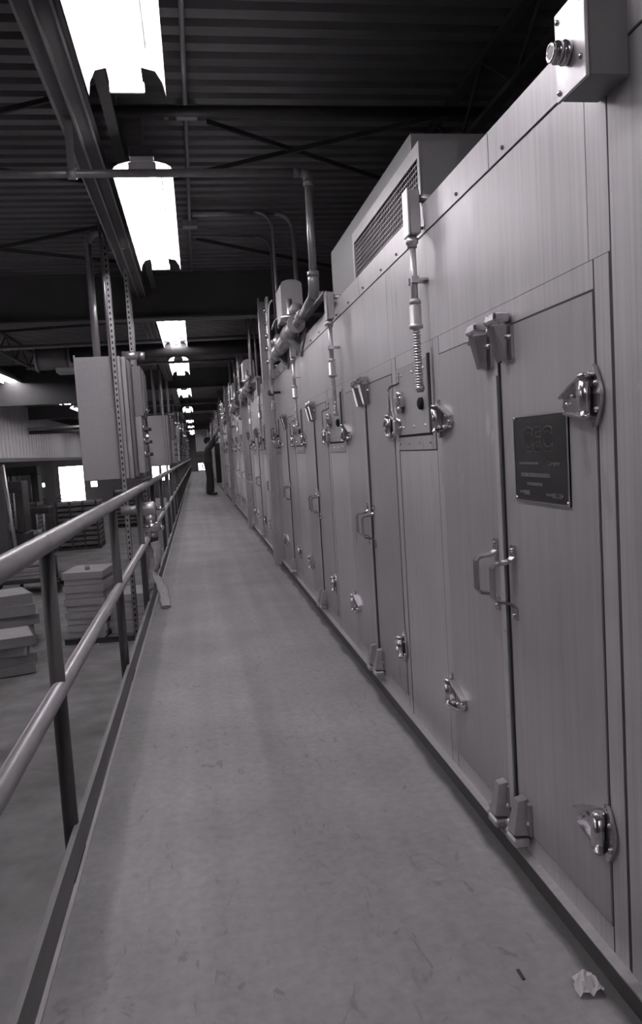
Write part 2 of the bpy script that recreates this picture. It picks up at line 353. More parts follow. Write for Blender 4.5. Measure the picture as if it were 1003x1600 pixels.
# conduit on the deck beside the lamps, with boxes
o = thing('ceiling_conduit', (0.08, 2.0, 3.33), 'thin grey conduit running along the roof deck right of the lamps, with square boxes', 'conduit')
MB().cyl((0.08, 2.0, 3.335), (0.10, 9.1, 3.335), 0.014).build('pipe', GALV, o)
for y in (4.9, 7.2): MB().bbox(0.09 - 0.06, 0.09 + 0.07, y - 0.05, y + 0.05, 3.28, 3.34).build('junction_box', GALV, o)
MB().cyl((0.03, 4.9, 3.31), (-0.03, 4.9, 3.31), 0.012).cyl((-0.03, 4.9, 3.31), (-0.03, 4.9, 3.27), 0.016).build('connector', GALV, o)

# ------------------------------------------------------------------ fluorescent lamps
LX = -0.185; LZ = 2.90; LL = 2.42
def make_lamp(y):
    o = thing('fluorescent_lamp', (LX, y, LZ), 'x', 'lamp', 'twin-tube fluorescent lamps hung over the gangway')
    hw = 0.17
    # curved reflector wings: section in x-z swept along y, ends notched
    sec = [(-hw, -0.035), (-hw + 0.012, 0.005), (-hw + 0.04, 0.036), (-0.075, 0.05), (0.075, 0.05), (hw - 0.04, 0.036), (hw - 0.012, 0.005), (hw, -0.035)]
    sv = []; sf = []; N = len(sec)
    ys = [y, y + 0.10, y + LL - 0.10, y + LL]
    def ypos(i, j):
        x = abs(sec[j][0])
        inset = 0.0 if x > 0.16 else (0.05 if x > 0.15 else 0.09)
        return ys[i] + (inset if i == 0 else -inset if i == 3 else 0)
    for lay in (0, 1):
        for i in range(4):
            for j, (x, z) in enumerate(sec): sv.append((LX + x, ypos(i, j), LZ + z + (0.004 if lay else 0)))
    for lay in (0, 1):
        for i in range(3):
            for j in range(N - 1):
                q = lay * 4 * N + i * N + j; sf.append((q, q + 1, q + N + 1, q + N))
    MB().add(sv, sf).build('reflector', WHITE, o)
    MB().bbox(LX - 0.07, LX + 0.07, y + 0.03, y + LL - 0.03, LZ + 0.056, LZ + 0.12).build('ballast_housing', PANELD, o)
    MB().bbox(LX - 0.065, LX + 0.065, y + 0.0, y + LL, LZ + 0.02, LZ + 0.05).build('channel', WHITE, o)
    for s in (-1, 1):
        MB().cyl((LX + s * 0.052, y + 0.03, LZ - 0.005), (LX + s * 0.052, y + LL - 0.03, LZ - 0.005), 0.019, seg=8).build('tube', TUBEM, o)
    for yy in (y + 0.01, y + LL - 0.03):
        MB().bbox(LX - 0.078, LX + 0.078, yy, yy + 0.02, LZ - 0.028, LZ + 0.02).build('end_socket', WHITE, o)
    MB().box(LX + 0.084, LX + 0.098, y + 0.2, y + LL - 0.25, LZ + 0.036, LZ + 0.0455).build('slot', PANELD, o)
    for yy in (y + 0.35, y + LL - 0.35):
        h = MB().cyl((LX, yy, LZ + 0.12), (LX, yy, DZ), 0.012).build('hanger_stem', GALV, o)
        MB().bbox(LX - 0.05, LX + 0.05, yy - 0.05, yy + 0.05, LZ + 0.12, LZ + 0.16).build('hanger_canopy', PANELD, h)
    return o
lamp_y = [1.28, 4.62, 9.5, 13.6, 19.6, 27.3, 36.5, 44.5, 52.0, 57.8]  # last lamp of the row added to brighten the end partition
lamp0 = make_lamp(lamp_y[0]); lamp0['label'] = 'nearest twin-tube fluorescent lamp with white reflector, cut off by the top edge'
for k, y in enumerate(lamp_y[1:], 1):
    copy_tree(lamp0, None, (LX, y, LZ), 'twin-tube fluorescent lamp over the gangway, %s lamp of the row from the camera' % ORD[k])
for k, y in enumerate((-2.6,)):
    copy_tree(lamp0, None, (LX, y, LZ), 'twin-tube fluorescent lamp of the gangway row hanging behind the camera')
i = 0
for x in (-3.45, -7.5, -12.0, -16.5):
    for y in (2.0, 9.6, 14.2, 20.2, 24.0, 28.0, 33.0, 38.0, 48.0, 56.0):  # first-row lamps hidden behind the panel are added to brighten the siding
        if (x == -7.5 and 15 < y < 45) or (x < -10 and y in (14.2, 24.0, 33.0, 48.0)) or (x < -15 and y > 30): continue
        copy_tree(lamp0, None, (x, y, LZ), 'twin-tube fluorescent lamp over the factory floor, row %s left of the gangway, %s along it' % (ORD[(-3.45, -7.5, -12.0, -16.5).index(x)], ORD[(2.0, 9.6, 14.2, 20.2, 24.0, 28.0, 33.0, 38.0, 48.0, 56.0).index(y)]))

# ------------------------------------------------------------------ long steel channel and vertical struts
o = thing('channel_rail', (-0.52, 3.0, 3.10), 'long grey steel channel rail hung below the roof along the left of the lamps', 'channel')
MB().box(-0.605, -0.435, 3.0, 60.0, 3.10, 3.112).build('bottom_flange', BEAMM, o)
MB().box(-0.605, -0.593, 3.0, 60.0, 3.08, 3.19).build('side_flange', ZINC, o)
MB().box(-0.447, -0.435, 3.0, 60.0, 3.08, 3.19).build('side_flange', ZINC, o)
MB().box(-0.526, -0.514, 3.0, 60.0, 3.07, 3.10).build('centre_lip', ZINC, o)
for y in (7.13, 8.05): MB().cyl((-0.505, y, 3.085), (-0.505, y, 3.10), 0.014, seg=8).build('bolt', CHROME, o)

def strut(name, x, y, z0, z1, label, w=0.041):
    o = thing(name, (x, y, z0), label, 'strut', 'vertical zinc struts')
    b = MB().box(x - w / 2, x + w / 2, y, y + 0.004, z0, z1).box(x - w / 2, x - w / 2 + 0.004, y, y + w, z0, z1).box(x + w / 2 - 0.004, x + w / 2, y, y + w, z0, z1)
    b.build('channel', ZINC, o)
    hb = MB(); z = max(z0, -0.6) + 0.05
    while z < z1 - 0.03: hb.box(x - 0.006, x + 0.006, y - 0.002, y + 0.001, z - 0.011, z + 0.011); z += 0.05
    h = hb.build('slot_holes', BLACK, o); h['kind'] = 'stuff'
    return o

# ------------------------------------------------------------------ guard railing
RY0, RY1 = -2.0, 60.0
o = thing('guard_railing', (RX, 0, 0), 'long two-rail pipe guard railing with toe board along the left of the gangway', 'railing')
MB().cyl((RX, RY0, 0.995), (RX, RY1, 0.995), 0.030, seg=20).build('top_rail', RAILM, o)
MB().cyl((RX + 0.002, RY0, 0.54), (RX + 0.002, RY1, 0.54), 0.026, seg=20).build('mid_rail', RAILM, o)
k = 0; y = 2.43 - 2 * 1.87
while y < 59.5:
    q = MB().cyl((RX - 0.004, y, -0.30), (RX - 0.004, y, 0.985), 0.0235, seg=16).build('post', POSTM, o)
    MB().cyl((RX, y - 0.06, 0.995), (RX, y - 0.055, 0.995), 0.0312, seg=20).build('weld_ring', RAILM, q)
    y += 1.87
for y in (5.75, 1.1, 11.5):
    MB().cyl((RX, y, 0.995), (RX, y + 0.05, 0.995), 0.0335, seg=20).build('rail_coupling', RAILM, o)
t = MB().box(-0.452, -0.444, RY0, RY1, 0.0, 0.10).box(-0.462, -0.444, RY0, RY1, 0.10, 0.106).build('toe_board', TOE, o)
MB().box(-0.444, -0.432, RY0, RY1, 0.0, 0.006).build('flange', RAILM, t)
for y in (2.25, 6.0, 4.3): MB().box(-0.445, -0.4425, y, y + 0.22, 0.003, 0.012).build('drain_slot', BLACK, t)

# ================================================================== THE OVEN
MP = 1.70; MY = 1.465; NMOD = 34
def oven_hinge(mb, y, z, s):
    """strap hinge: flanged tapering leaf on the door, barrel, kidney-shaped back plate on the post"""
    X = XW; t = s
    mb.prism([(X - 0.004, y + t * 0.01, z + 0.046), (X - 0.004, y + t * 0.01, z - 0.046), (X - 0.004, y + t * 0.115, z - 0.030), (X - 0.004, y + t * 0.128, z - 0.016), (X - 0.004, y + t * 0.122, z + 0.004)], (-0.007, 0, 0))
    mb.ribbon([(X - 0.016, y + t * 0.012, z + 0.046), (X - 0.014, y + t * 0.07, z + 0.026), (X - 0.012, y + t * 0.122, z + 0.004)], (1, 0, 0), 0.024, 0.005)
    mb.ribbon([(X - 0.016, y + t * 0.012, z - 0.046), (X - 0.013, y + t * 0.06, z - 0.040), (X - 0.010, y + t * 0.112, z - 0.031)], (1, 0, 0), 0.020, 0.005)
    mb.prism([(X - 0.012, y, z + 0.032), (X - 0.030, y, z + 0.032), (X - 0.030, y, z - 0.032), (X - 0.012, y, z - 0.032)], (0, t * 0.026, 0))
    mb.cyl((X - 0.026, y - t * 0.004, z - 0.040), (X - 0.026, y - t * 0.004, z + 0.040), 0.0125, seg=14)
    mb.cyl((X - 0.026, y - t * 0.004, z + 0.040), (X - 0.026, y - t * 0.004, z + 0.050), 0.017, 0.011, seg=14)
    mb.cyl((X - 0.026, y - t * 0.004, z - 0.048), (X - 0.026, y - t * 0.004, z - 0.040), 0.010, 0.016, seg=14)
    pl = [(X - 0.004, y - t * (0.014 + 0.028 * math.sin(PI * a)), z - 0.066 + 0.132 * a) for a in [i / 10 for i in range(11)]] + [(X - 0.004, y - t * 0.004, z + 0.066), (X - 0.004, y - t * 0.004, z - 0.066)]
    mb.prism(pl, (-0.008, 0, 0))
    for (dy, dz) in ((0.10, -0.012), (0.075, 0.006), (0.05, -0.028), (-0.026, 0.026), (-0.026, -0.030)):
        mb.ball((X - 0.013, y + t * dy, z + dz), 0.006, 8, 4)
    return mb
def latch(mb, y, z, up, s):
    """refrigerator-type latch: tapered cup with a clamping head; up = +1 head on top"""
    X = XW; u = up
    w0, w1 = 0.060, 0.038
    a = [(X - 0.004, y - w0 / 2, z + u * 0.025), (X - 0.004, y + w0 / 2, z + u * 0.025), (X - 0.004, y + w1 / 2, z - u * 0.075), (X - 0.004, y - w1 / 2, z - u * 0.075)]
    c = [(X - 0.050, y - w0 / 2 + 0.006, z + u * 0.022), (X - 0.050, y + w0 / 2 - 0.006, z + u * 0.022), (X - 0.030, y + w1 / 2 - 0.004, z - u * 0.07), (X - 0.030, y - w1 / 2 + 0.004, z - u * 0.07)]
    mb.add(a + c, [(0, 1, 2, 3), (4, 5, 6, 7), (0, 1, 5, 4), (1, 2, 6, 5), (2, 3, 7, 6), (3, 0, 4, 7)])
    mb.bbox(X - 0.052, X - 0.004, y - 0.034, y + 0.034, min(z + u * 0.032, z + u * 0.058), max(z + u * 0.032, z + u * 0.058), 0.006)
    mb.cyl((X - 0.036, y + 0.034, z + u * 0.045), (X - 0.036, y + 0.048, z + u * 0.040), 0.010, 0.013, seg=10)
    mb.cyl((X - 0.036, y + 0.03, z + u * 0.02), (X - 0.036, y + 0.044, z + u * 0.01), 0.011, seg=10)
    for dy in (-0.03,): mb.ball((X - 0.012, y - 0.034, z - u * 0.01), 0.008, 8, 4)
    mb.box(X - 0.012, X, y - 0.046, y - 0.028, min(z - u * 0.07, z + u * 0.02), max(z - u * 0.07, z + u * 0.02))
    return mb
def bar_handle(mb, y, z0, z1, s=1, out=0.062, w=0.028):
    X = XW; sk = 0.02 * s
    pts = [(X - 0.006, y, z1 + 0.045), (X - 0.006, y, z1 + 0.012), (X - 0.014, y + sk * .2, z1 + 0.002), (X - 0.03, y + sk * .5, z1 - 0.004), (X - out + 0.008, y + sk * .8, z1 - 0.007), (X - out, y + sk, z1 - 0.018),
           (X - out, y + sk, z0 + 0.018), (X - out + 0.008, y + sk * .8, z0 + 0.007), (X - 0.03, y + sk * .5, z0 + 0.004), (X - 0.014, y + sk * .2, z0 - 0.002), (X - 0.006, y, z0 - 0.012), (X - 0.006, y, z0 - 0.045)]
    mb.ribbon(pts, (0, 1, 0), w, 0.008)
    for z in (z1 + 0.032, z0 - 0.032): mb.ball((X - 0.010, y, z), 0.006, 8, 4)
    return mb
def screws(name, pts, r, m, parent):
    me = None
    for (y, z) in pts:
        if me is None:
            q = MB().ball((0, 0, 0), r, 8, 4).build(name, m, parent, (0, 0, 0)); me = q.data
        else:
            q = bpy.data.objects.new(name, me); COL.objects.link(q); q.parent = parent
        OFF[q.name] = OFF[parent.name]; q.location = Vector((XW - 0.006, y, z)) - OFF[parent.name]

def make_module(y0):
    o = thing('oven_section', (XW, y0, 0), 'x', 'oven section', 'oven sections along the gangway')
    X = XW; Y = lambda a: y0 + a
    S = 0.006                                             # sheet thickness; sheets stand proud of the dark core
    MB().box(X + 0.001, X + 1.9, Y(0), Y(MP), 0.0, 2.05).build('core', DARKGAP, o)
    MB().box(X - 0.002, X + 1.9, Y(0), Y(MP), 2.05, 2.060).build('roof_sheet', STEEL2, o)
    def sheet(name, a, c, z0, z1, m=STEEL, t=0.0, par=None):
        return MB().box(X - t, X + S, Y(a), Y(c), z0, z1).build(name, m, par or o)
    g1 = 0.0045
    sheet('upper_panel', 0.002, 0.085, 1.5895, 1.957); sheet('upper_panel', 0.0872, MP - 0.0, 1.5895, 1.957)
    fz = sheet('fascia_panel', 0.0, 0.597, 1.961, 2.056, STEEL, 0.004); sheet('fascia_panel', 0.6025, MP, 1.961, 2.056, STEEL, 0.004)
    screws('screw', [(Y(0.14 + 0.36 * k), 1.980) for k in range(5)], 0.006, PANELD, fz)
    sheet('door_post', g1 + 0.004, 0.066, 0.042, 1.588)
    sheet('header_strip', 0.072, 1.116, 1.529, 1.588)
    sheet('sill_strip', 0.072, 1.116, 0.042, 0.112)
    sheet('corner_strip', 1.1225, 1.183, 0.042, 1.588)
    sheet('lower_panel', 1.188, MP - g1, 0.042, 1.196)
    sheet('hatch_header', 1.188, MP - g1, 1.536, 1.588)
    # door leaves
    dr = sheet('door', 0.0725, 0.5765, 0.1165, 1.5225, STEEL2, 0.003); dl = sheet('door', 0.588, 1.1185, 0.1165, 1.5245, STEEL2, 0.003)
    MB().box(X - 0.012, X - 0.002, Y(0.59), Y(0.622), 0.14, 1.40).build('astragal_strip', STEEL, dl)
    MB().box(X - 0.009, X + 0.004, Y(0.5785), Y(0.5855), 0.14, 1.44).build('gasket', DARKGAP, dl)
    screws('bolt', [(Y(0.606), z) for z in (0.42, 0.675, 0.955, 1.10)], 0.009, CAST, dl)
    for z in (1.305, 0.335):
        oven_hinge(MB(), Y(0.078), z, 1).build('hinge', CHROME, dr)
        oven_hinge(MB(), Y(1.112), z, -1).build('hinge', CHROME, dl)
    latch(MB(), Y(0.525), 1.502, 1, 1).build('latch', CHROME, dr); latch(MB(), Y(0.67), 1.497, 1, 1).build('latch', CHROME, dl)
    latch(MB(), Y(0.53), 0.135, -1, 1).build('latch', CAST, dr); latch(MB(), Y(0.67), 0.125, -1, 1).build('latch', CAST, dl)
    bar_handle(MB(), Y(0.535), 0.765, 0.885).build('handle', CHROME, dr); bar_handle(MB(), Y(0.66), 0.77, 0.89).build('handle', CHROME, dl)
    # small access hatch beside the doors
    h = MB().box(X - 0.008, X + S, Y(1.235), Y(1.672), 1.262, 1.532).build('hatch', STEEL2, o)
    screws('rivet', [(Y(a), z) for a in (1.29, 1.44, 1.59) for z in (1.29, 1.50)], 0.0075, CAST, h)
    hp = MB().box(X - 0.012, X + 0.002, Y(1.212), Y(1.230), 1.256, 1.545).build('hatch_hinge', DARKGAP, h)
    MB().box(X - 0.006, X + S, Y(1.190), Y(1.208), 1.25, 1.56).build('hinge_strip', STEEL, h)
    bar_handle(MB(), Y(1.63), 1.325, 1.47, 1, 0.05, 0.016).build('handle', CHROME, h)
    MB().bbox(X - 0.034, X - 0.006, Y(1.545), Y(1.63), 1.375, 1.415).cyl((X - 0.02, Y(1.58), 1.415), (X - 0.02, Y(1.58), 1.435), 0.016, seg=10).cyl((X - 0.02, Y(1.59), 1.35), (X - 0.02, Y(1.59), 1.375), 0.013, 0.02, seg=10).build('catch', CHROME, h)
    MB().bbox(X - 0.03, X - 0.004, Y(1.642), Y(1.69), 1.265, 1.325, 0.006).build('keeper', CAST, h)
    hb = MB().box(X - 0.003, X + S, Y(1.192), Y(MP - g1), 1.2, 1.252).build('hatch_sill', STEEL2, o)
    screws('rivet', [(Y(1.25 + 0.14 * k), 1.226) for k in range(4)], 0.005, CAST, hb)
    # dark curb under the wall
    MB().box(X - 0.024, X + 0.004, Y(0), Y(MP), 0.0, 0.046).build('curb', CURB, o)
    MB().prism([(X - 0.025, Y(0), 0.046), (X + 0.001, Y(0), 0.046), (X + 0.001, Y(0), 0.052), (X - 0.025, Y(0), 0.049)], (0, MP, 0)).build('curb_cap', STEEL2, o)
    return o
mod0 = make_module(MY)
lab = {0: 'nearest oven section, double doors carrying the dark nameplate on the right leaf', 1: 'second oven section from the camera, double doors beyond the first conduit drop',
       2: 'third oven section from the camera, double doors under the end of the mesh vent housing', 3: 'fourth oven section from the camera, doors below the burner pipework'}
mods = [mod0]; mod0['label'] = lab[0]
SMALL = ('screw', 'rivet', 'bolt', 'hatch_hinge', 'hinge_strip', 'keeper', 'gasket', 'catch')
for k in range(1, NMOD):
    mods.append(copy_tree(mod0, None, (XW, MY + MP * k, 0), lab.get(k, 'grey steel oven section with double doors, %s section from the camera' % ORD[k]),
                          skip=() if k < 7 else SMALL if k < 14 else SMALL + ('hinge', 'handle', 'astragal_strip', 'hatch_sill', 'corner_strip', 'latch')))
# plain closing section at the near end
o = thing('oven_section', (XW, -1.5, 0), 'plain doorless oven wall section at the right edge of the picture', 'oven section')
MB().box(XW + 0.001, XW + 1.9, -3.0, MY, 0.0, 2.05).build('core', DARKGAP, o)
MB().box(XW, XW + 0.006, -3.0, MY - 0.004, 0.042, 1.957).build('wall_panel', STEEL, o)
MB().box(XW - 0.002, XW + 1.9, -3.0, MY, 2.05, 2.060).build('roof_sheet', STEEL2, o)
MB().box(XW - 0.004, XW + 0.006, -3.0, MY, 1.961, 2.056).build('fascia_panel', STEEL, o)
MB().box(XW - 0.024, XW + 0.004, -3.0, MY, 0.0, 0.046).build('curb', CURB, o)
MB().box(XW - 0.025, XW + 0.001, -3.0, MY, 0.046, 0.051).build('curb_cap', STEEL2, o)

# nameplate on the right leaf of the first section
y0, y1, z0, z1 = 1.657, 1.962, 1.058, 1.282
npl = MB().box(XW - 0.007, XW - 0.002, y0, y1, z0, z1).build('nameplate', PLATE, mod0); npl['label'] = 'dark maker plate with bright edge and large dark letters'
fr = MB()
for a in ((y0, y1, z1 - 0.005, z1), (y0, y1, z0, z0 + 0.003), (y0, y0 + 0.004, z0, z1), (y1 - 0.003, y1, z0, z1)): fr.box(XW - 0.0085, XW - 0.003, *a)
fr.build('border', PLATEB, npl)
screws('screw', [(y0 + 0.008, z0 + 0.008), (y1 - 0.008, z0 + 0.008), (y0 + 0.008, z1 - 0.008), (y1 - 0.008, z1 - 0.008)], 0.005, CHROME, npl)
def lettering(txt, size, yc, zc, m, parent, depth=0.0012, xs=1.0, bold=0.0, xo=0.0072):
    cu = bpy.data.curves.new('lettering', 'FONT'); cu.body = txt; cu.size = size; cu.align_x = 'CENTER'; cu.align_y = 'CENTER'; cu.extrude = depth / 2; cu.offset = bold
    t = bpy.data.objects.new('lettering_tmp', cu); COL.objects.link(t)
    bpy.context.view_layer.update()
    me = bpy.data.meshes.new_from_object(t.evaluated_get(bpy.context.evaluated_depsgraph_get()))
    bpy.data.objects.remove(t)
    off = OFF[parent.name]
    for vv in me.vertices:
        a, b_, c = vv.co; vv.co = Vector((XW - xo - c, yc - a * xs, zc + b_)) - off
    me.materials.clear(); me.materials.append(m); me.name = 'lettering'
    q = bpy.data.objects.new('lettering', me); COL.objects.link(q); q.parent = parent; OFF[q.name] = off; return q
cy = (y0 + y1) / 2
lettering('CEC', 0.083, cy + 0.012, 1.215, LETTERL, npl, 0.0008, 1.08, 0.0032)
lettering('CEC', 0.083, cy + 0.012, 1.215, LETTER, npl, 0.0016, 1.08, 0.0016)
lettering('Company', 0.017, cy - 0.075, 1.158, LETTERL, npl)
# lines of print too small to read: rows of short strokes
pr = MB()
for (ya, yb, z, h) in ((y1 - 0.03, cy + 0.0, 1.158, 0.006), (y1 - 0.04, cy - 0.06, 1.128, 0.010), (y1 - 0.075, cy - 0.02, 1.105, 0.008), (y1 - 0.03, cy + 0.08, 1.083, 0.006), (y1 - 0.055, cy + 0.06, 1.082, 0.012), (cy - 0.03, y0 + 0.03, 1.081, 0.006), (cy - 0.065, y0 + 0.03, 1.080, 0.012)):
    y = ya
    while y > yb + 0.006:
        wdt = random.uniform(0.003, 0.006); pr.box(XW - 0.0079, XW - 0.0072, y - wdt, y, z - h / 2, z + h / 2); y -= wdt + 0.0025
pr.build('fine_print', LETTERL, npl)['kind'] = 'stuff'

# junction box high at the near end
o = thing('junction_box', (XW, 1.43, 1.885), 'large grey junction box with threaded knob at the upper right corner of the picture', 'junction box')
MB().bbox(0.768, XW - 0.001, 1.376, 1.49, 1.885, 2.045, 0.003).build('body', PANELD, o)
MB().bbox(0.760, 0.767, 1.374, 1.492, 1.882, 2.05, 0.002).build('cover', GALV, o)
k_ = MB().lathe((0.760, 1.44, 1.955), (-1, 0, 0), [(0, 0.022), (0.010, 0.023), (0.011, 0.018), (0.016, 0.018), (0.017, 0.021), (0.026, 0.021), (0.027, 0.016), (0.030, 0.016), (0.031, 0.018), (0.037, 0.018), (0.0375, 0.014), (0.036, 0.013)], 24).build('knob', CHROME, o)
MB().cyl((0.7245, 1.44, 1.955), (0.7235, 1.44, 1.955), 0.0125).build('lens', PANELD, k_)
for (y, z) in ((1.39, 1.925), (1.478, 1.897), (1.39, 2.03), (1.478, 2.03)): MB().ball((0.760, y, z), 0.006, 10, 5).build('screw', CHROME, o)

# ------------------------------------------------------------------ conduit drops, one beside each hatch
def make_conduit(y):
    X = 0.805
    o = thing('conduit_drop', (X, y, 1.40), 'x', 'conduit', 'conduit drops down the oven front')
    j = MB().bbox(X - 0.012, X + 0.026, y - 0.032, y + 0.03, 1.955, 2.105, 0.003).build('junction_box', PANEL, o)
    MB().bbox(X - 0.020, X - 0.0125, y - 0.034, y + 0.032, 1.950, 2.11, 0.002).build('box_cover', GALV, j)
    MB().cyl((X + 0.026, y - 0.005, 2.08), (X + 0.12, y - 0.005, 2.08), 0.014).build('nipple', GALV, j)
    MB().lathe((X, y, 1.957), (0, 0, -1), [(0, 0.017), (0.012, 0.017), (0.013, 0.022), (0.03, 0.022), (0.031, 0.017), (0.045, 0.017)], 12).build('connector', GALV, o)
    MB().cyl((X, y, 1.915), (X, y, 1.70), 0.0125).build('pipe', GALV, o)
    MB().box(X + 0.008, X + 0.046, y - 0.03, y + 0.03, 1.795, 1.803).box(X - 0.016, X + 0.010, y - 0.030, y - 0.012, 1.788, 1.810).box(X - 0.016, X + 0.010, y + 0.012, y + 0.030, 1.788, 1.810).build('clamp', GALV, o)
    MB().lathe((X, y, 1.735), (0, 0, -1), [(0, 0.017), (0.006, 0.021), (0.016, 0.021), (0.018, 0.017), (0.022, 0.017), (0.023, 0.021), (0.088, 0.021), (0.09, 0.025), (0.102, 0.025), (0.104, 0.014)], 14).build('coupling', GALV, o)
    pf = [];
    for i in range(21):
        pf += [(i * 0.0098, 0.0095), (i * 0.0098 + 0.003, 0.0145), (i * 0.0098 + 0.006, 0.0145), (i * 0.0098 + 0.008, 0.0095)]
    MB().lathe((X, y, 1.633), (0.02, 0.04, -1), pf, 10).build('flexible_hose', CAST, o)
    e = MB().lathe((X + 0.005, y + 0.009, 1.43), (0.02, 0.04, -1), [(0, 0.016), (0.014, 0.017), (0.016, 0.012), (0.022, 0.012)], 10).build('end_fitting', CAST, o)
    MB().lathe((X + 0.037, y + 0.10, 1.372), (-1, 0, 0), [(0, 0.024), (0.012, 0.022), (0.016, 0.014)], 12).build('grommet', BLACK, e)
    return o
con0 = make_conduit(MY + 1.222); con0['label'] = 'nearest conduit drop with box and ribbed hose, beside the mesh vent housing'
for k in range(1, 12):
    copy_tree(con0, None, (0.805, MY + 1.222 + MP * k, 1.40), 'conduit drop with ribbed hose down the oven front, %s from the camera' % ORD[k])

# small white patch smear and paper scrap
v = []; f = []; R_ = random.Random(3); n = 7
for i in range(n):
    for j in range(n):
        r = 1 - 0.5 * ((i - 3) ** 2 + (j - 3) ** 2) / 18
        v.append((0.765 + (i - 3) * 0.009 + R_.uniform(-.004, .004), 1.505 + (j - 3) * 0.009 + R_.uniform(-.004, .004), max(0.001, 0.022 * r + R_.uniform(-0.014, 0.012))))
f = [(i * n + j, (i + 1) * n + j, (i + 1) * n + j + 1, i * n + j + 1) for i in range(n - 1) for j in range(n - 1)]
tag(MB().add(v, f).build('paper_scrap', PAPER), 'crumpled white paper scrap on the floor against the curb at lower right', 'paper')
tag(MB().bbox(0.640, 0.648, 1.565, 1.60, 0.0, 0.004, 0.001).build('metal_clip', DARKGAP), 'tiny dark sliver lying on the bare gangway floor near the bottom', 'sliver')

# ------------------------------------------------------------------ mesh-fronted vent housing on the roof
o = thing('vent_housing', (1.2, 3.3, 2.06), 'grey sheet-metal vent housing with wire mesh front on top of the oven', 'vent housing')
MB().bbox(1.0, 1.85, 3.29, 5.25, 2.062, 2.545, 0.003).build('duct_box', PANELD, o)
hd = MB().box(0.95, 1.10, 3.0, 3.012, 2.062, 2.40).box(0.95, 1.10, 3.012, 4.30, 2.388, 2.40).box(0.952, 1.0, 4.29, 4.30, 2.062, 2.388).box(1.088, 1.10, 3.012, 3.30, 2.062, 2.388).build('hood', PANELD, o)
MB().box(0.944, 0.952, 3.0, 4.30, 2.345, 2.402).box(0.944, 0.952, 3.0, 3.025, 2.062, 2.345).box(0.944, 0.952, 4.262, 4.30, 2.062, 2.345).box(0.944, 0.952, 3.025, 4.262, 2.062, 2.085).build('hood_frame', STEEL2, hd)
wm = MB()
y = 3.03
while y < 4.26: wm.box(0.953, 0.9555, y, y + 0.0022, 2.07, 2.35); y += 0.030
z = 2.075
while z < 2.345: wm.box(0.9525, 0.955, 3.02, 4.265, z, z + 0.003); z += 0.0235
wm.build('wire_mesh', STEEL2, hd)
MB().box(0.985, 0.998, 3.02, 4.28, 2.065, 2.385).build('dark_backing', BLACK, hd)
MB().cyl((1.45, 3.285, 2.42), (1.45, 3.25, 2.42), 0.016).cyl((1.45, 3.25, 2.44), (1.45, 3.25, 2.36), 0.010).build('latch', CAST, o)
MB().box(1.12, 1.4, 3.05, 3.288, 2.062, 2.28).build('side_box', PANELD, o)
# ------------------------------------------------------------------ gas supply: cross pipe, drop and burner train
def make_gas(y, n):
    lb = 'dark iron gas pipe crossing below the roof and dropping to the nearest burner' if n == 0 else 'gas pipe crossing the gangway to the %s burner from the camera' % ORD[n]
    o = thing('gas_pipe', (0.78, y, 2.2), lb, 'pipe', 'gas pipes crossing over the gangway'); zc = 2.80; xd = 0.745
    MB().cyl((-2.6, y, zc), (xd - 0.045, y, zc), 0.0225).build('cross_pipe', PIPE, o)
    MB().lathe((xd - 0.085, y, zc), (1, 0, 0), [(0, 0.028), (0.025, 0.030), (0.027, 0.027), (0.045, 0.027)], 14).tube(arc((xd - 0.042, y, zc - 0.042), 0.042, PI / 2, 0, 6, (1, 0, 0), (0, 0, 1)), 0.028, 12).lathe((xd, y, zc - 0.035), (0, 0, -1), [(0, 0.027), (0.025, 0.030), (0.045, 0.030)], 14).build('elbow', PIPE, o)
    MB().cyl((xd, y, zc - 0.06), (xd - 0.005, y, 2.20), 0.0225).build('drop_pipe', PIPE, o)
    pts = [(xd - 0.005, y, 2.23)] + arc((xd - 0.005, y + 0.09, 2.19), 0.09, PI, PI * 1.32, 6, (0, 1, 0), (0, 0, 1)); e = Vector(pts[-1])
    MB().tube(pts, 0.031, 14).build('lower_elbow', PIPE, o)
    MB().lathe((xd - 0.005, y, 2.245), (0, 0, -1), [(0, 0.034), (0.03, 0.034)], 14).build('elbow_collar', PIPE, o)
    MB().cyl(e, (0.785, y + 0.83, 2.145), 0.026).build('feed_pipe', PIPE, o)
    if n == 0:
        c = MB().box(-0.575, -0.535, y - 0.006, y + 0.006, zc - 0.03, 3.10).build('pipe_hanger', ZINC, o)
        MB().cyl((-0.58, y, zc), (-0.53, y, zc), 0.029).build('clamp_ring', ZINC, c)
    return o
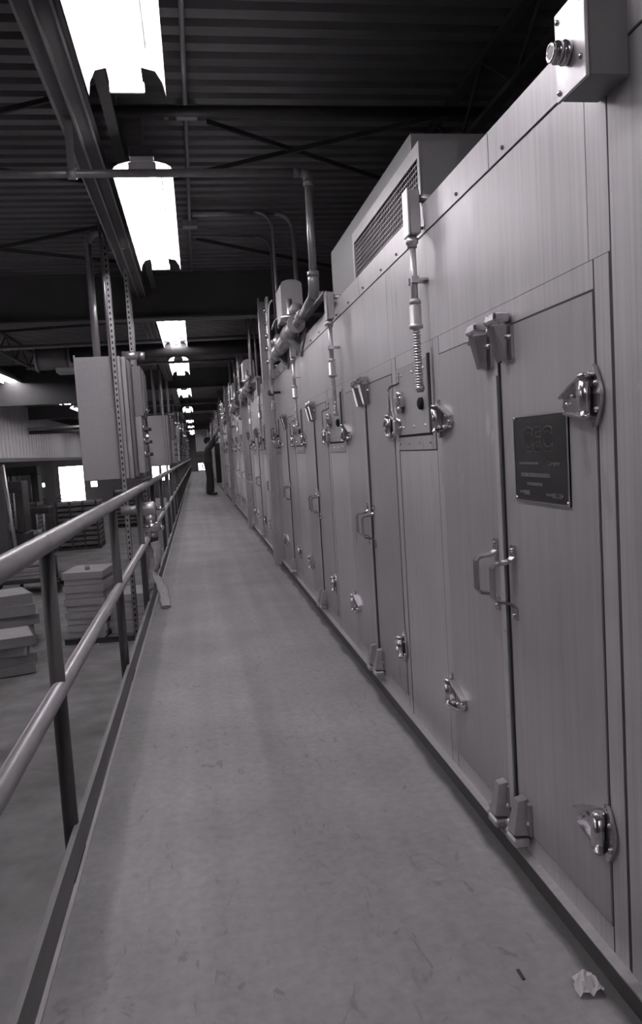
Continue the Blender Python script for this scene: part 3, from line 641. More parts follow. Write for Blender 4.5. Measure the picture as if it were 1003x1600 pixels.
def make_burner(y):
    """gas train clamped along the top front edge of the oven, running away from the camera"""
    o = thing('burner_train', (0.78, y, 2.1), 'x', 'burner', 'gas burner trains on the oven edge')
    A = Vector((0.785, y + 0.57, 2.148)); B = Vector((0.765, y + 2.45, 2.075)); dd = (B - A).normalized()
    MB().cyl(A, B, 0.026).build('manifold_pipe', PIPE, o)
    for t, r, L in ((0.0, 0.040, 0.12), (0.34, 0.052, 0.26), (0.80, 0.058, 0.30), (1.28, 0.054, 0.26), (1.66, 0.042, 0.14)):
        pf = [(0, r * .8), (0.012, r)] + [(0.012 + (L - 0.024) * i / 6, r * (1.0 if i % 2 else 0.92)) for i in range(1, 6)] + [(L - 0.012, r), (L, r * .75)]
        MB().lathe(A + dd * t, dd, pf, 16).build('valve_body', CAST if t else PIPE, o)
    for t in (0.31, 0.62, 0.77, 1.12, 1.56): MB().lathe(A + dd * t, dd, [(0, 0.066), (0.022, 0.066)], 18).build('flange', CAST, o)
    # actuator housing with rounded top, standing above the valve
    c = (0.835, y + 1.42); pf = [(c[0] - 0.085, 2.27), (c[0] + 0.085, 2.27), (c[0] + 0.085, 2.53)] + [(c[0] + 0.085 * math.cos(a), 2.53 + 0.04 * math.sin(a)) for a in (0.5, 1.0, 1.57, 2.1, 2.6)] + [(c[0] - 0.085, 2.53)]
    ah = MB().prism([(x, c[1], z) for x, z in pf], (0, 0.34, 0)).build('actuator_housing', PANEL, o)
    MB().box(c[0] - 0.05, c[0] + 0.0, c[1] - 0.006, c[1], 2.29, 2.34).build('actuator_window', BLACK, ah)
    MB().cyl((0.80, y + 1.34, 2.12), (0.80, y + 1.34, 2.40), 0.022).build('regulator_stem', CAST, o)
    MB().lathe((0.80, y + 1.28, 2.215), (0, 0, 1), [(0, 0.035), (0.018, 0.085), (0.04, 0.085), (0.055, 0.045)], 20).build('diaphragm', CAST, o)
    MB().lathe((0.80, y + 0.95, 2.20), (0, 0, 1), [(0, 0.03), (0.02, 0.055), (0.06, 0.055), (0.09, 0.03)], 16).build('solenoid', PANELD, o)
    MB().lathe((0.775, y + 2.0, 2.13), (0, 0, 1), [(0, 0.03), (0.02, 0.065), (0.04, 0.065), (0.10, 0.03)], 16).build('diaphragm', CAST, o)
    # triangular bracket plates against the oven front
    for yy in (y + 1.12, y + 1.98):
        MB().prism([(0.846, yy - 0.34, 2.09), (0.846, yy + 0.26, 2.08), (0.846, yy + 0.02, 1.93)], (-0.012, 0, 0)).build('gusset', PANELD, o)
        MB().prism([(0.846, yy, 2.09), (0.74, yy, 2.05), (0.79, yy, 1.99), (0.846, yy, 1.94)], (0, 0.012, 0)).build('bracket', PANELD, o)
    MB().box(0.80, 0.84, y - 0.2, y + 0.75, 2.13, 2.145).build('rail', PANELD, o)
    MB().cyl((0.80, y - 0.1, 2.155), (0.80, y + 0.8, 2.155), 0.010).build('sensing_line', GALV, o)
    # pilot line and sight port
    MB().tube(smooth_path([(0.77, y + 2.45, 2.25), (0.765, y + 2.52, 2.10), (0.755, y + 2.62, 1.96), (0.745, y + 2.66, 1.87), (0.76, y + 2.66, 1.77)], 4), 0.012, 8).build('pilot_line', GALV, o)
    MB().lathe((0.745, y + 2.75, 1.79), (1, 0.05, 0.01), [(-0.02, 0.02), (0.0, 0.030), (0.03, 0.028), (0.04, 0.012), (0.10, 0.011)], 12).build('sight_port', CURB, o)
    # instrument plate with gauges
    MB().bbox(0.75, 0.775, y + 2.62, y + 2.74, 2.0, 2.68, 0.004).build('instrument_plate', GALV, o)
    for z in (2.08, 2.2, 2.32, 2.44, 2.56): MB().lathe((0.75, y + 2.68, z), (-1, 0, 0), [(0, 0.024), (0.02, 0.022), (0.03, 0.01)], 10).build('gauge', CHROME, o)
    MB().tube(smooth_path([(0.78, y + 2.5, 2.05), (0.755, y + 2.55, 2.2), (0.765, y + 2.53, 2.55), (0.80, y + 2.5, 2.62)], 4), 0.010, 8).build('impulse_line', GALV, o)
    MB().tube(smooth_path([(0.80, y + 1.6, 2.28), (0.78, y + 2.1, 2.38), (0.78, y + 2.55, 2.36)], 4), 0.008, 8).build('impulse_line', GALV, o)
    return o
gy = [4.72, 13.4, 24.0, 34.2, 44.4]
bur0 = None
for k, y in enumerate(gy):
    make_gas(y - 0.25, k)
    if bur0 is None: bur0 = make_burner(y); bur0['label'] = 'nearest gas burner train of valves and diaphragms on the oven edge below the drop pipe'
    else: copy_tree(bur0, None, (0.78, y, 2.1), 'gas burner train on the oven edge, %s from the camera' % ORD[k])
for k, y in enumerate(gy[:3]):
    copy_tree(bur0, None, (0.78, y + 5.1, 2.1), 'gas burner train between the %s and %s gas pipes' % (ORD[k], ORD[k + 1]))
# electrical conduits bending down to the burner
for k, (x, y, r, lb) in enumerate(((0.80, 6.85, 0.014, 'thin conduit bending down from the roof left of the drop pipe'), (0.99, 6.9, 0.023, 'thick conduit bending down from the roof just behind the drop pipe'), (0.86, 7.6, 0.012, 'thin dark conduit dropping to the burner instrument plate'))):
    z = 3.31; q = 0.16
    tag(MB().tube([(0.12, y, z), (x - q, y, z)] + arc((x - q, y, z - q), q, PI / 2, 0, 6, (1, 0, 0), (0, 0, 1)) + [(x, y, 2.3)], r, 10).build('bent_conduit', GALV if k < 2 else PIPE), lb, 'conduit')
# tall flange columns on the oven front at every burner
def make_tower(y):
    o = thing('flange_column', (0.80, y, 0), 'x', 'column', 'tall flange columns on the oven front')
    MB().box(0.755, 0.768, y, y + 0.10, 0.0, 2.84).build('flange', STEEL, o); MB().box(0.768, 0.849, y, y + 0.012, 0.0, 2.80).build('web', STEEL, o)
    MB().box(0.768, 0.849, y + 0.30, y + 0.312, 0.0, 2.75).build('web', STEEL, o)
    for z in (0.35, 0.75, 1.15, 1.55, 1.95): MB().prism([(0.768, y - 0.001, z + 0.035), (0.768, y - 0.001, z - 0.035), (0.80, y - 0.001, z + 0.03)], (0, -0.014, 0)).build('clip', CAST, o)
    return o
tow0 = make_tower(8.22); tow0['label'] = 'nearest tall pale flange column standing proud of the oven front'
for k, y in enumerate((12.55, 18.4, 23.55, 28.6, 33.7, 38.8)): copy_tree(tow0, None, (0.80, y, 0), 'tall flange column on the oven front, %s from the camera' % ORD[k + 1])
# boxes and stacks rising above the far oven sections
for k, (y, h) in enumerate(((11.0, 2.55), (14.2, 2.75), (17.2, 2.9), (21.3, 2.8), (25.8, 2.95), (30.5, 2.9), (36.0, 2.9))):
    o = thing('control_stack', (0.9, y, 2.06), 'narrow grey control box with riser pipes on the oven top, %s beyond the first column' % ORD[k], 'control box', 'control boxes on the oven top')
    MB().bbox(0.80, 0.98, y, y + 0.35, 2.063, h - 0.25, 0.004).build('body', PANEL, o)
    MB().bbox(0.82, 0.90, y - 0.05, y - 0.001, 2.1, h - 0.35, 0.003).build('cover', STEEL2, o)
    MB().cyl((0.86, y + 0.1, h - 0.25), (0.86, y + 0.1, DZ - 0.03), 0.022).build('riser', GALV, o)
    MB().cyl((0.95, y + 0.2, h - 0.25), (0.95, y + 0.2, DZ - 0.03), 0.016).build('riser', GALV, o)

# ------------------------------------------------------------------ electrical panels beyond the railing
def make_panel(y):
    o = thing('electrical_panel', (-0.78, y, 1.06), 'x', 'electrical panel', 'electrical panels hung outside the railing')
    MB().bbox(-0.985, -0.60, y, y + 0.68, 1.067, 2.142, 0.004).build('body', PANEL, o)
    MB().box(-0.990, -0.980, y - 0.011, y + 0.01, 1.067, 2.16).build('edge_flange', PANEL, o)
    MB().bbox(-0.595, -0.558, y + 0.02, y + 0.73, 1.062, 2.137, 0.004).build('door', PANEL, o)
    MB().bbox(-0.553, -0.530, y + 0.05, y + 0.74, 1.076, 2.11, 0.004).build('door_lip', PANELD, o)
    e = MB().bbox(-0.526, -0.444, y + 0.22, y + 0.74, 1.62, 2.073, 0.005).build('breaker_box', PANELD, o)
    MB().bbox(-0.4435, -0.431, y + 0.27, y + 0.71, 1.656, 2.037, 0.003).build('breaker_cover', PANELD, e)
    lo = MB().bbox(-0.526, -0.467, y + 0.18, y + 0.74, 1.103, 1.615, 0.005).build('button_box', PANEL, o)
    for z in (1.511, 1.393, 1.275):
        MB().lathe((-0.467, y + 0.24, z), (1, 0, 0), [(0, 0.031), (0.016, 0.031), (0.018, 0.022), (0.045, 0.020), (0.05, 0.011)], 14).build('push_button', CHROME, lo)
        MB().lathe((-0.467, y + 0.48, z - 0.005), (1, 0, 0), [(0, 0.024), (0.016, 0.024), (0.018, 0.016), (0.064, 0.016)], 12).build('selector', DARKGAP, lo)
    MB().lathe((-0.431, y + 0.31, 1.674), (1, 0, 0), [(0, 0.018), (0.018, 0.018), (0.02, 0.009), (0.036, 0.009)], 10).build('knob', CHROME, e)
    MB().cyl((-0.60, y + 0.27, 2.180), (-0.455, y + 0.27, 2.170), 0.036).cyl((-0.455, y + 0.27, 2.170), (-0.40, y + 0.27, 2.166), 0.040, 0.034).build('plug', CAST, o)
    return o
py = [7.0 + 10.0 * k for k in range(5)]
pan0 = make_panel(py[0]); pan0['label'] = 'nearest tall grey electrical panel with push buttons hung outside the railing'
for k in range(1, 5): copy_tree(pan0, None, (-0.78, py[k], 1.06), 'grey electrical panel outside the railing, %s from the camera' % ORD[k])
for k, y in enumerate((22.0, 32.0, 42.0)): copy_tree(pan0, None, (-0.78, y, 1.06), 'grey electrical panel between the %s and %s main panels' % (ORD[k + 1], ORD[k + 2]))
for k, y in enumerate(py):
    nm = 'nearest electrical panel' if k == 0 else '%s electrical panel' % ORD[k]
    strut('unistrut', -0.645, y - 0.05, GZ, 3.09, 'slotted zinc strut rising in front of the %s' % nm)
    strut('unistrut', -0.545, y + 0.75, 2.15, 3.06, 'perforated zinc strut hanging from the channel onto the %s' % nm)
    strut('unistrut', -0.545, y + 1.0, GZ, 3.06, 'slotted zinc strut just beyond the %s' % nm)
    o = thing('conduit_pair', (-0.67, y, 2.142), 'pair of thin conduits into the top of the %s' % nm, 'conduit', 'conduit pairs above panels')
    for x in (-0.69, -0.655): MB().cyl((x, y + 0.09, 2.14), (x, y + 0.09, DZ - 0.01), 0.012).build('pipe', GALV, o)
    zt = 3.17; q = 0.10
    tag(MB().tube([(-0.82, y + 0.27, 2.14), (-0.82, y + 0.27, zt)] + arc((-0.82 + q, y + 0.27, zt), q, PI, PI / 2, 6, (1, 0, 0), (0, 0, 1)) + [(-0.62, y + 0.27, zt + q)], 0.034, 14).build('bent_conduit', GALV),
        'thick bent conduit rising from the top of the %s' % nm, 'conduit', 'thick bent conduits above panels')
# shelf under the first panel edge
tag(MB().box(-0.58, -0.45, 7.2, 7.8, 1.048, 1.056).build('panel_shelf', PANELD), 'thin dark shelf plate under the nearest electrical panel above the top rail', 'shelf')

# ------------------------------------------------------------------ valve and flat canvas hose hung on the railing
hx, hy = -0.42, 6.75
o = thing('hose_valve', (hx, hy, 0.55), 'pale metal water valve with couplings on the railing above a hanging hose', 'valve')
MB().lathe((hx - 0.075, hy, 0.80), (1, 0, 0), [(0, 0.05), (0.015, 0.06), (0.10, 0.06), (0.112, 0.052), (0.115, 0.03)], 18).build('valve_body', GALV, o)
MB().cyl((hx + 0.04, hy, 0.80), (hx + 0.12, hy, 0.79), 0.019, 0.014).build('lever', CHROME, o)
MB().cyl((hx - 0.075, hy, 0.80), (hx - 0.25, hy, 0.80), 0.04).build('supply_pipe', PIPE, o)
MB().cyl((hx - 0.01, hy, 0.68), (hx - 0.01, hy, 0.75), 0.040, 0.045).build('neck', CAST, o)
MB().lathe((hx - 0.01, hy, 0.55), (0, 0, 1), [(0, 0.045), (0.02, 0.055), (0.05, 0.055), (0.055, 0.08), (0.10, 0.09), (0.12, 0.085), (0.13, 0.05)], 12).build('coupling_nut', CHROME, o)
for s in (-1, 1): MB().ball((hx - 0.01 + s * 0.085, hy, 0.63), 0.025, 10, 6).build('coupling_lug', CHROME, o)
MB().cyl((hx - 0.01, hy, 0.49), (hx - 0.01, hy, 0.56), 0.040).build('hose_tail', DARKGAP, o)
def flat_hose(pts, w, angs, lb):
    """flattened fabric hose: oval section that turns about its path"""
    P = smooth_path(pts); N = len(P); v = []; seg = 10
    for i, p in enumerate(P):
        tg = (P[min(i + 1, N - 1)] - P[max(i - 1, 0)]).normalized(); t = i / (N - 1) * (len(angs) - 1); k = min(int(t), len(angs) - 2); a = angs[k] + (angs[k + 1] - angs[k]) * (t - k)
        u = Vector((math.cos(a), math.sin(a), 0)); u = (u - tg * u.dot(tg)).normalized(); q = tg.cross(u)
        ww = w * (1 + 0.12 * math.sin(i * 0.9)); th = 0.010 + 0.004 * math.sin(i * 1.7)
        for j in range(seg): b_ = 2 * PI * j / seg; v.append(p + u * ww / 2 * math.cos(b_) + q * th * math.sin(b_))
    m = MB().add(v, [(i * seg + j, i * seg + (j + 1) % seg, (i + 1) * seg + (j + 1) % seg, (i + 1) * seg + j) for i in range(N - 1) for j in range(seg)], True)
    n = 0; m.f += [tuple(range(seg - 1, -1, -1)), tuple((N - 1) * seg + j for j in range(seg))]; m.sm += [False, False]
    tag(m.build('canvas_hose', CLOTH), lb, 'hose')
flat_hose([(hx - 0.03, hy - 0.01, 0.51), (hx - 0.035, hy - 0.01, 0.38), (hx - 0.04, hy - 0.012, 0.24), (hx - 0.035, hy - 0.02, 0.13), (hx - 0.03, hy - 0.02, 0.115)], 0.125, (0.1, 0.0, 0.15, 0.1), 'wide flat canvas hose hanging straight from the valve onto the toe board')
flat_hose([(hx + 0.015, hy - 0.04, 0.52), (hx + 0.03, hy - 0.05, 0.43), (hx + 0.02, hy - 0.07, 0.33), (hx - 0.005, hy - 0.09, 0.26), (hx + 0.02, hy - 0.13, 0.20), (hx + 0.055, hy - 0.20, 0.13), (hx + 0.075, hy - 0.30, 0.05), (hx + 0.085, hy - 0.42, 0.015)], 0.085, (0.1, 0.9, 1.4, 0.6, 0.1, 0.0), 'twisted flat canvas hose trailing over the toe board onto the gangway floor')

# ------------------------------------------------------------------ worker reaching up to the oven
def person(px, py_):
    L = [  # name, parent, position (local: x forward = world +X, y, z), radius x, radius y
        ('pelvis', None, (0.0, 0.0, 0.95), .13, .15), ('belly', 'pelvis', (0.0, 0, 1.07), .125, .145), ('chest', 'belly', (0.015, 0, 1.26), .13, .165), ('upch', 'chest', (0.025, 0, 1.39), .11, .15),
        ('neck', 'upch', (0.04, 0, 1.48), .058, .058), ('chin', 'neck', (0.062, 0, 1.545), .07, .066), ('head', 'chin', (0.055, 0, 1.63), .098, .078), ('crown', 'head', (0.045, 0, 1.70), .07, .06)]
    for s, n in ((1, 'l'), (-1, 'r')):
        fx = -0.04 if s > 0 else 0.07
        L += [('hip' + n, 'pelvis', (0.0, s * .09, .90), .105, .10), ('thi' + n, 'hip' + n, (0.02 + fx * .3, s * .095, .72), .092, .088), ('knee' + n, 'thi' + n, (0.03 + fx * .6, s * .10, .50), .07, .07),
              ('calf' + n, 'knee' + n, (0.01 + fx * .8, s * .10, .33), .074, .07), ('ank' + n, 'calf' + n, (-0.01 + fx, s * .105, .10), .062, .06), ('heel' + n, 'ank' + n, (-0.02 + fx, s * .105, .045), .05, .045), ('toe' + n, 'heel' + n, (0.17 + fx, s * .12, .035), .042, .035)]
        hz = 1.90 if s < 0 else 1.74; hx_ = 0.29 if s < 0 else 0.31
        L += [('sho' + n, 'upch', (0.05, s * .19, 1.40), .068, .068), ('elb' + n, 'sho' + n, (0.18, s * .19, 1.56 + (0.04 if s < 0 else -.05)), .052, .052), ('wri' + n, 'elb' + n, (hx_, s * .13, hz - .07), .036, .032), ('pal' + n, 'wri' + n, (hx_ + .05, s * .12, hz - .01), .040, .026)]
        for j in range(4):
            a = (hx_ + .085, s * .12 + (j - 1.5) * .021, hz + .035 + (0.008 if j in (1, 2) else 0)); c = (hx_ + .115, a[1], a[2] + .03)
            L += [('f%d%s' % (j, n), 'pal' + n, a, .010, .010), ('g%d%s' % (j, n), 'f%d%s' % (j, n), c, .008, .008)]
        L += [('t' + n, 'pal' + n, (hx_ + .045, s * .12 - s * .045, hz + .015), .011, .011), ('u' + n, 't' + n, (hx_ + .075, s * .12 - s * .055, hz + .045), .009, .009)]
    idx = {l[0]: i for i, l in enumerate(L)}
    me = bpy.data.meshes.new('worker'); me.from_pydata([l[2] for l in L], [(idx[l[1]], i) for i, l in enumerate(L) if l[1]], []); me.update()
    t = bpy.data.objects.new('worker_tmp', me); COL.objects.link(t)
    sk = t.modifiers.new('skin', 'SKIN'); sk.use_smooth_shade = True
    for i, l in enumerate(L):
        kk = 1.0 if l[0][0] in 'fgtu' and l[0][:3] not in ('thi', 'toe', 'upc') else 1.0 if l[0] in ('head', 'chin', 'crown', 'neck') else 1.22; me.skin_vertices[0].data[i].radius = (l[3] * kk, l[4] * kk); me.skin_vertices[0].data[i].use_root = (i == 0)
    t.modifiers.new('sub', 'SUBSURF').levels = 2
    bpy.context.view_layer.update()
    m2 = bpy.data.meshes.new_from_object(t.evaluated_get(bpy.context.evaluated_depsgraph_get())); bpy.data.objects.remove(t)
    m2.materials.clear()
    for m in (SHIRT, PANTS, SKIN, SHOE): m2.materials.append(m)
    for p_ in m2.polygons:
        c = p_.center; p_.use_smooth = True
        if c.z < 0.085: i = 3
        elif c.z < 1.0: i = 1
        elif c.z > 1.495 and c.x < 0.2 and abs(c.y) < 0.105: i = 2
        elif c.x > 0.27 and c.z > 1.5: i = 2
        else: i = 0
        p_.material_index = i
    o = bpy.data.objects.new('person', m2); COL.objects.link(o); o.location = (px, py_, 0.0); OFF[o.name] = Vector((px, py_, 0))
    tag(o, 'worker in dark shirt and trousers reaching up to the oven, seen from the side', 'person')
    hr = MB().ball((px + 0.025, py_, 1.665), 0.112, 14, 10, (1.0, 0.86, 0.95)); hr.v = [(x, y, max(z, 1.56 + max(0, (x - px - 0.02)) * 1.6)) for x, y, z in hr.v]
    hr.build('hair', HAIRM, o)
    MB().cyl((px + 0.14, py_, 1.615), (px + 0.175, py_, 1.595), 0.016, 0.012, 8).build('nose', SKIN, o)
    for s in (-1, 1):
        MB().ball((px + 0.05, py_ + s * 0.083, 1.615), 0.028, 8, 6, (0.8, 0.4, 1.2)).build('ear', SKIN, o)
        MB().ball((px + 0.135, py_ + s * 0.034, 1.645), 0.011, 8, 6).build('eye', HAIRM, o)
    MB().box(px + 0.125, px + 0.142, py_ - 0.025, py_ + 0.025, 1.555, 1.562).build('mouth', HAIRM, o)
    MB().lathe((px, py_, 0.985), (0, 0, 1), [(0, 0.155), (0.035, 0.155)], 20).build('belt', HAIRM, o)
    MB().ribbon([(px - 0.13, py_ - 0.09, 0.99), (px - 0.165, py_ - 0.09, 0.95), (px - 0.17, py_ - 0.09, 0.86), (px - 0.15, py_ - 0.09, 0.79)], (0.2, 1, 0), 0.10, 0.02).build('pocket_rag', PAPER, o)
    return o
person(0.33, 23.9)
o = thing('open_oven_door', (0.85, 25.4, 0.3), 'open oven door leaf standing out into the gangway beside the worker', 'door')
MB().bbox(0.60, 0.84, 25.4, 25.46, 0.30, 1.60, 0.004).build('leaf', DARKGAP, o); MB().box(0.765, 0.820, 25.37, 25.398, 0.28, 1.62).build('edge_strip', WHITE, o)
# ================================================================== FACTORY FLOOR TO THE LEFT
def carton(x, y, z, sx, sy, sz, rz, m, label, group, lid=True):
    o = thing('carton', (x, y, z), label, 'carton', group); c = (x, y, z + sz / 2)
    MB().tbox((x, y, z + sz * .38), sx - .03, sy - .03, sz * .76, rz).build('tray', m, o)
    MB().tbox((x, y, z + sz * .72), sx + .02, sy + .02, sz * .53, rz).build('lid', m, o)
    return o
def pallet(x, y, z, sx, sy, rz, label):
    o = thing('pallet', (x, y, z), label, 'pallet', 'wooden pallets'); R = Matrix.Rotation(rz, 3, 'Z')
    for k in range(3): c = Vector((x, y, z + .05)) + R @ Vector((0, (k - 1) * sy * .44, 0)); MB().tbox(c, sx, 0.09, 0.10, rz).build('bearer', WOODD, o)
    for k in range(6): c = Vector((x, y, z + .11)) + R @ Vector(((k - 2.5) * sx / 6.1, 0, 0)); MB().tbox(c, sx / 7.4, sy, 0.02, rz).build('board', WOOD, o)
    return o
rz = -0.12
pallet(-1.75, 14.55, GZ, 1.5, 1.2, rz, 'low pallet under the two stacks of pale flat cartons')
z = GZ + 0.12; hts = [0.235, 0.235, 0.235, 0.235, 0.235]
for k in range(5): carton(-2.10, 14.5, z + 0.237 * k, 0.70, 0.95, 0.232, rz, CARD, 'pale flat carton of the taller pallet stack, %s from the bottom' % ORD[k], 'cartons of the taller stack')
for k in range(3): carton(-1.37, 14.55, z + 0.237 * k, 0.68, 0.95, 0.232, rz, CARD, 'pale flat carton of the shorter pallet stack, %s from the bottom' % ORD[k], 'cartons of the shorter stack')
MB_ = MB().cyl((-2.1, 14.3, z + 1.186), (-2.1, 14.3, z + 1.25), 0.045); tag(MB_.build('tape_roll', CARD2), 'small round tape roll on top of the taller carton stack', 'tape')
# irregular slabs of insulation board at the left
rr = random.Random(5)
for k in range(4):
    o = thing('board_bundle', (-3.55, 12.75, GZ), 'grey fibre board bundle in the front heap at the left edge, %s from the bottom' % ORD[k], 'board bundle', 'front heap of board bundles')
    a = rr.uniform(-.15, .15) + 0.25; c = (-3.35 + rr.uniform(-.06, .06), 12.6 + rr.uniform(-.05, .05), GZ + 0.09 + 0.15 * k)
    MB().tbox(c, 1.0, 0.85, 0.145, a).build('board', CARD2, o); MB().tbox((c[0], c[1], c[2] + 0.076), 0.96, 0.81, 0.004, a).build('cover_sheet', CARD if k == 3 else CARD2, o)
for k in range(5):
    a = rr.uniform(-.2, .2) + 0.35; c = (-3.75 + rr.uniform(-.08, .08), 14.6 + rr.uniform(-.05, .05), GZ + 0.10 + 0.19 * k)
    o = thing('board_bundle', (c[0], c[1], c[2] - 0.09), 'grey fibre board bundle in the rear heap at the left edge, %s from the bottom' % ORD[k], 'board bundle', 'rear heap of board bundles')
    MB().tbox(c, 1.15, 0.9, 0.185, a).build('board', CARD2, o); MB().tbox((c[0], c[1], c[2] + 0.095), 1.1, 0.86, 0.004, a).build('cover_sheet', CARD if k in (2, 4) else CARD2, o)
# flat cart with rolls
o = thing('flat_cart', (-4.6, 20.6, GZ), 'low steel cart loaded with pale boards beyond the board heaps', 'cart')
MB().box(-5.6, -3.6, 20.0, 21.4, GZ + 0.30, GZ + 0.38).build('deck', MACH, o)
for x in (-5.45, -3.75):
    for y in (20.1, 21.3): MB().cyl((x, y - 0.03, GZ + 0.14), (x, y + 0.03, GZ + 0.14), 0.14).build('wheel', DARKGAP, o); MB().box(x - 0.03, x + 0.03, y - 0.05, y + 0.05, GZ + 0.14, GZ + 0.32).build('fork', MACH, o)
for x in (-5.5, -3.7): MB().cyl((x, 20.1, GZ + 0.38), (x, 20.1, GZ + 0.95), 0.03).build('stake', MACH, o)
for k in range(3): tag(MB().tbox((-4.7 + 0.12 * k, 20.7, GZ + 0.43 + 0.09 * k), 1.7 - 0.2 * k, 1.1, 0.08, 0.08 * k).build('loose_board', CARD), 'pale board lying on the low cart, %s from the bottom' % ORD[k], 'board', 'boards on the cart')
for k in range(2): tag(MB().cyl((-5.35, 20.45 + 0.3 * k, GZ + 0.743), (-3.85, 20.45 + 0.3 * k, GZ + 0.743), 0.09).build('paper_roll', CARD), 'pale roll lying on the boards of the low cart, %s one' % ('front' if k == 0 else 'rear'), 'roll', 'rolls on the cart')
# banded stack of bars, far
def bar_stack(x, y, nx, nz, label, sx=1.55):
    o = thing('bar_stack', (x, y, GZ), label, 'stack')
    for k in range(nz):
        MB().bbox(x - sx / 2, x + sx / 2, y, y + 1.5, GZ + 0.16 + 0.185 * k, GZ + 0.16 + 0.185 * k + 0.13, 0.02).build('slat', WOOD, o)
        for j in (-0.45, 0.0, 0.45): MB().box(x + j * sx - 0.06, x + j * sx + 0.06, y + 0.02, y + 1.48, GZ + 0.16 + 0.185 * k - 0.055, GZ + 0.16 + 0.185 * k).build('spacer', WOODD, o)
    for j in (-0.46, -0.15, 0.15, 0.46): MB().box(x + j * sx - 0.03, x + j * sx + 0.03, y - 0.03, y, GZ + 0.02, GZ + 0.16 + 0.185 * nz).build('upright', WOODD, o)
    MB().box(x - sx / 2, x + sx / 2, y, y + 1.5, GZ, GZ + 0.10).build('skid', WOODD, o)
    return o
bar_stack(-4.55, 29.6, 3, 9, 'tall banded stack of slatted trays standing on the floor below the bright doorway')
bar_stack(-7.9, 35.2, 3, 8, 'second stack of slatted trays farther back on the left', 1.7)
bar_stack(-3.3, 38.0, 3, 9, 'stack of slatted trays behind the carton stacks', 1.6)
bar_stack(-8.5, 42.0, 3, 8, 'stack of slatted trays in front of the bright dock doorway', 2.2)
# building columns
for k, (x, y, lb) in enumerate(((-6.15, 33.6, 'dark steel column under the corrugated siding, seen behind the railing'), (-6.25, 25.6, 'dark steel column under the siding at the very left edge'))):
    o = thing('building_column', (x, y, GZ), lb, 'column', 'building columns')
    MB().box(x - 0.18, x + 0.18, y - 0.13, y - 0.10, GZ, 1.40).build('flange', BEAMM, o); MB().box(x - 0.18, x + 0.18, y + 0.10, y + 0.13, GZ, 1.40).build('flange', BEAMM, o)
    MB().box(x - 0.01, x + 0.01, y - 0.10, y + 0.10, GZ, 1.40).build('web', BEAMM, o); MB().box(x - 0.2, x + 0.2, y - 0.2, y + 0.2, GZ, GZ + 0.03).build('base_plate', BEAMM, o)
# corrugated siding of the raised enclosure beyond the aisle
def siding(x, ya, yb, z0, z1, label):
    o = thing('siding_wall', (x, ya, z0), label, 'siding'); pitch = 0.50; y = ya; k = 0
    while y < yb - 0.01:
        pr_ = [(x, y), (x, y + 0.20), (x + 0.09, y + 0.26), (x + 0.09, y + 0.44), (x, y + 0.50)]
        q = MB(); vs = [(a, c, z0) for a, c in pr_] + [(a, c, z1) for a, c in pr_]; q.add(vs, [(i, i + 1, i + 6, i + 5) for i in range(4)])
        q.build('siding_rib', SIDING, o); y += pitch
    MB().box(x - 0.1, x + 0.07, ya, yb, z0 - 0.12, z0).build('sill_beam', BEAMM, o); MB().box(x - 0.3, x - 0.02, ya, yb, z0, z1).build('backing', WALLM, o)
    return o
siding(-6.0, 22.0, 29.8, 1.52, DZ - 0.01, 'taller pale corrugated siding wall at the left edge')
siding(-6.0, 29.8, 44.8, 1.52, 3.08, 'lower pale corrugated siding wall beyond the taller one')
tag(MB().cyl((-5.9, 29.0, 2.55), (-2.5, 30.5, 2.62), 0.05).build('overhead_pipe', GALV), 'pale horizontal pipe in front of the corrugated siding', 'pipe')
tag(MB().cyl((-5.85, 29.0, 2.42), (-2.5, 30.2, 2.40), 0.07).build('overhead_pipe', DUCTM), 'dark horizontal pipe below the pale pipe before the siding', 'pipe')
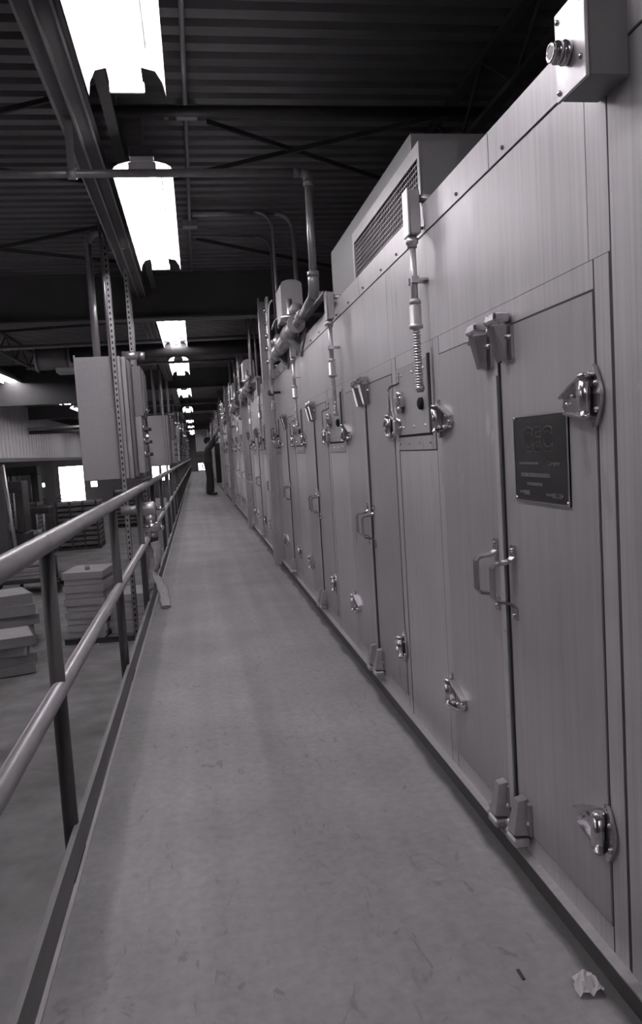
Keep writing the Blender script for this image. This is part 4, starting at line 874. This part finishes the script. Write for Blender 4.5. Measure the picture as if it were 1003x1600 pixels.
# dark machinery below the siding
for k, (x, y, sx, h, lb) in enumerate(((-6.3, 26.0, 1.3, 2.4, 'tall dark press machine at the left edge below the siding'), (-5.78, 28.6, 0.8, 1.5, 'smaller dark machine with pale drum beside the press'), (-8.4, 38.5, 1.6, 2.8, 'dark machine frame deep under the siding'))):
    o = thing('machine', (x, y, GZ), lb, 'machine', 'dark machinery under the siding')
    MB().bbox(x - sx / 2, x + sx / 2, y, y + 1.2, GZ, GZ + h * .45, 0.03).build('base', MACH, o); MB().bbox(x - sx / 2, x - sx / 4, y + 0.1, y + 1.0, GZ + h * .45, GZ + h, 0.02).build('side_frame', MACH, o)
    MB().bbox(x + sx / 4, x + sx / 2, y + 0.1, y + 1.0, GZ + h * .45, GZ + h, 0.02).build('side_frame', MACH, o); MB().bbox(x - sx / 2, x + sx / 2, y + 0.1, y + 1.0, GZ + h, GZ + h * 1.15, 0.02).build('crown', MACH, o)
    for j in range(3): MB().cyl((x - sx * .3 + j * sx * .3, y - 0.01, GZ + h * .5), (x - sx * .3 + j * sx * .3, y - 0.01, GZ + h), 0.035).build('rod', GALV, o)
    MB().cyl((x - sx * .2, y - 0.15, GZ + h * .55), (x + sx * .2, y - 0.15, GZ + h * .55), 0.14).build('drum', PANEL, o)
    MB().bbox(x - sx * .15, x + sx * .15, y - 0.12, y - 0.005, GZ + h * .15, GZ + h * .38, 0.01).build('control_box', CARD2, o)
tag(MB().cyl((-4.75, 20.9, GZ), (-4.95, 20.9, 1.3), 0.045).build('stand_pipe', GALV), 'thin pale vertical pipe at the far left edge before the machines', 'pipe')
# round cross duct and overhead beam at left
o = thing('round_duct', (-2.2, 12.0, 2.8), 'dark round ventilation duct running across under the roof beyond the first girder', 'duct')
MB().cyl((-1.75, 12.0, 2.85), (1.6, 12.0, 2.88), 0.125, seg=20).build('duct_run', DUCTM, o)
MB().cyl((-2.2, 12.0, 2.80), (-1.75, 12.0, 2.80), 0.175, seg=24).build('fan_casing', PANELD, o)
MB().cyl((-2.23, 12.0, 2.80), (-2.2, 12.0, 2.80), 0.19, seg=24).build('end_flange', ZINC, o)
MB().cyl((-1.76, 12.0, 2.80), (-1.73, 12.0, 2.80), 0.19, seg=24).build('end_flange', PANELD, o)
MB().bbox(-1.95, -1.55, 11.9, 12.15, 2.56, 2.66, 0.02).build('motor', PANEL, o)
struct('roof_girder', ibeam_x(16.0, XL, -1.3, 2.42, 3.20, 0.24), DUCTM)
tag(MB().cyl((-4.5, 11.6, 2.9), (2.2, 11.4, 2.92), 0.03).build('sprinkler_pipe', PIPE), 'dark sprinkler pipe crossing just in front of the round duct', 'pipe')
# thin dark upright hanger rods over the far oven
for k, (x, y) in enumerate(((0.80, 10.2), (0.95, 12.6), (1.1, 14.6))):
    tag(MB().cyl((x, y, 2.06), (x, y, DZ), 0.012).build('hanger_rod', PIPE), 'thin upright rod from oven top to roof, %s beyond the first column' % ORD[k], 'rod', 'upright rods over the oven')
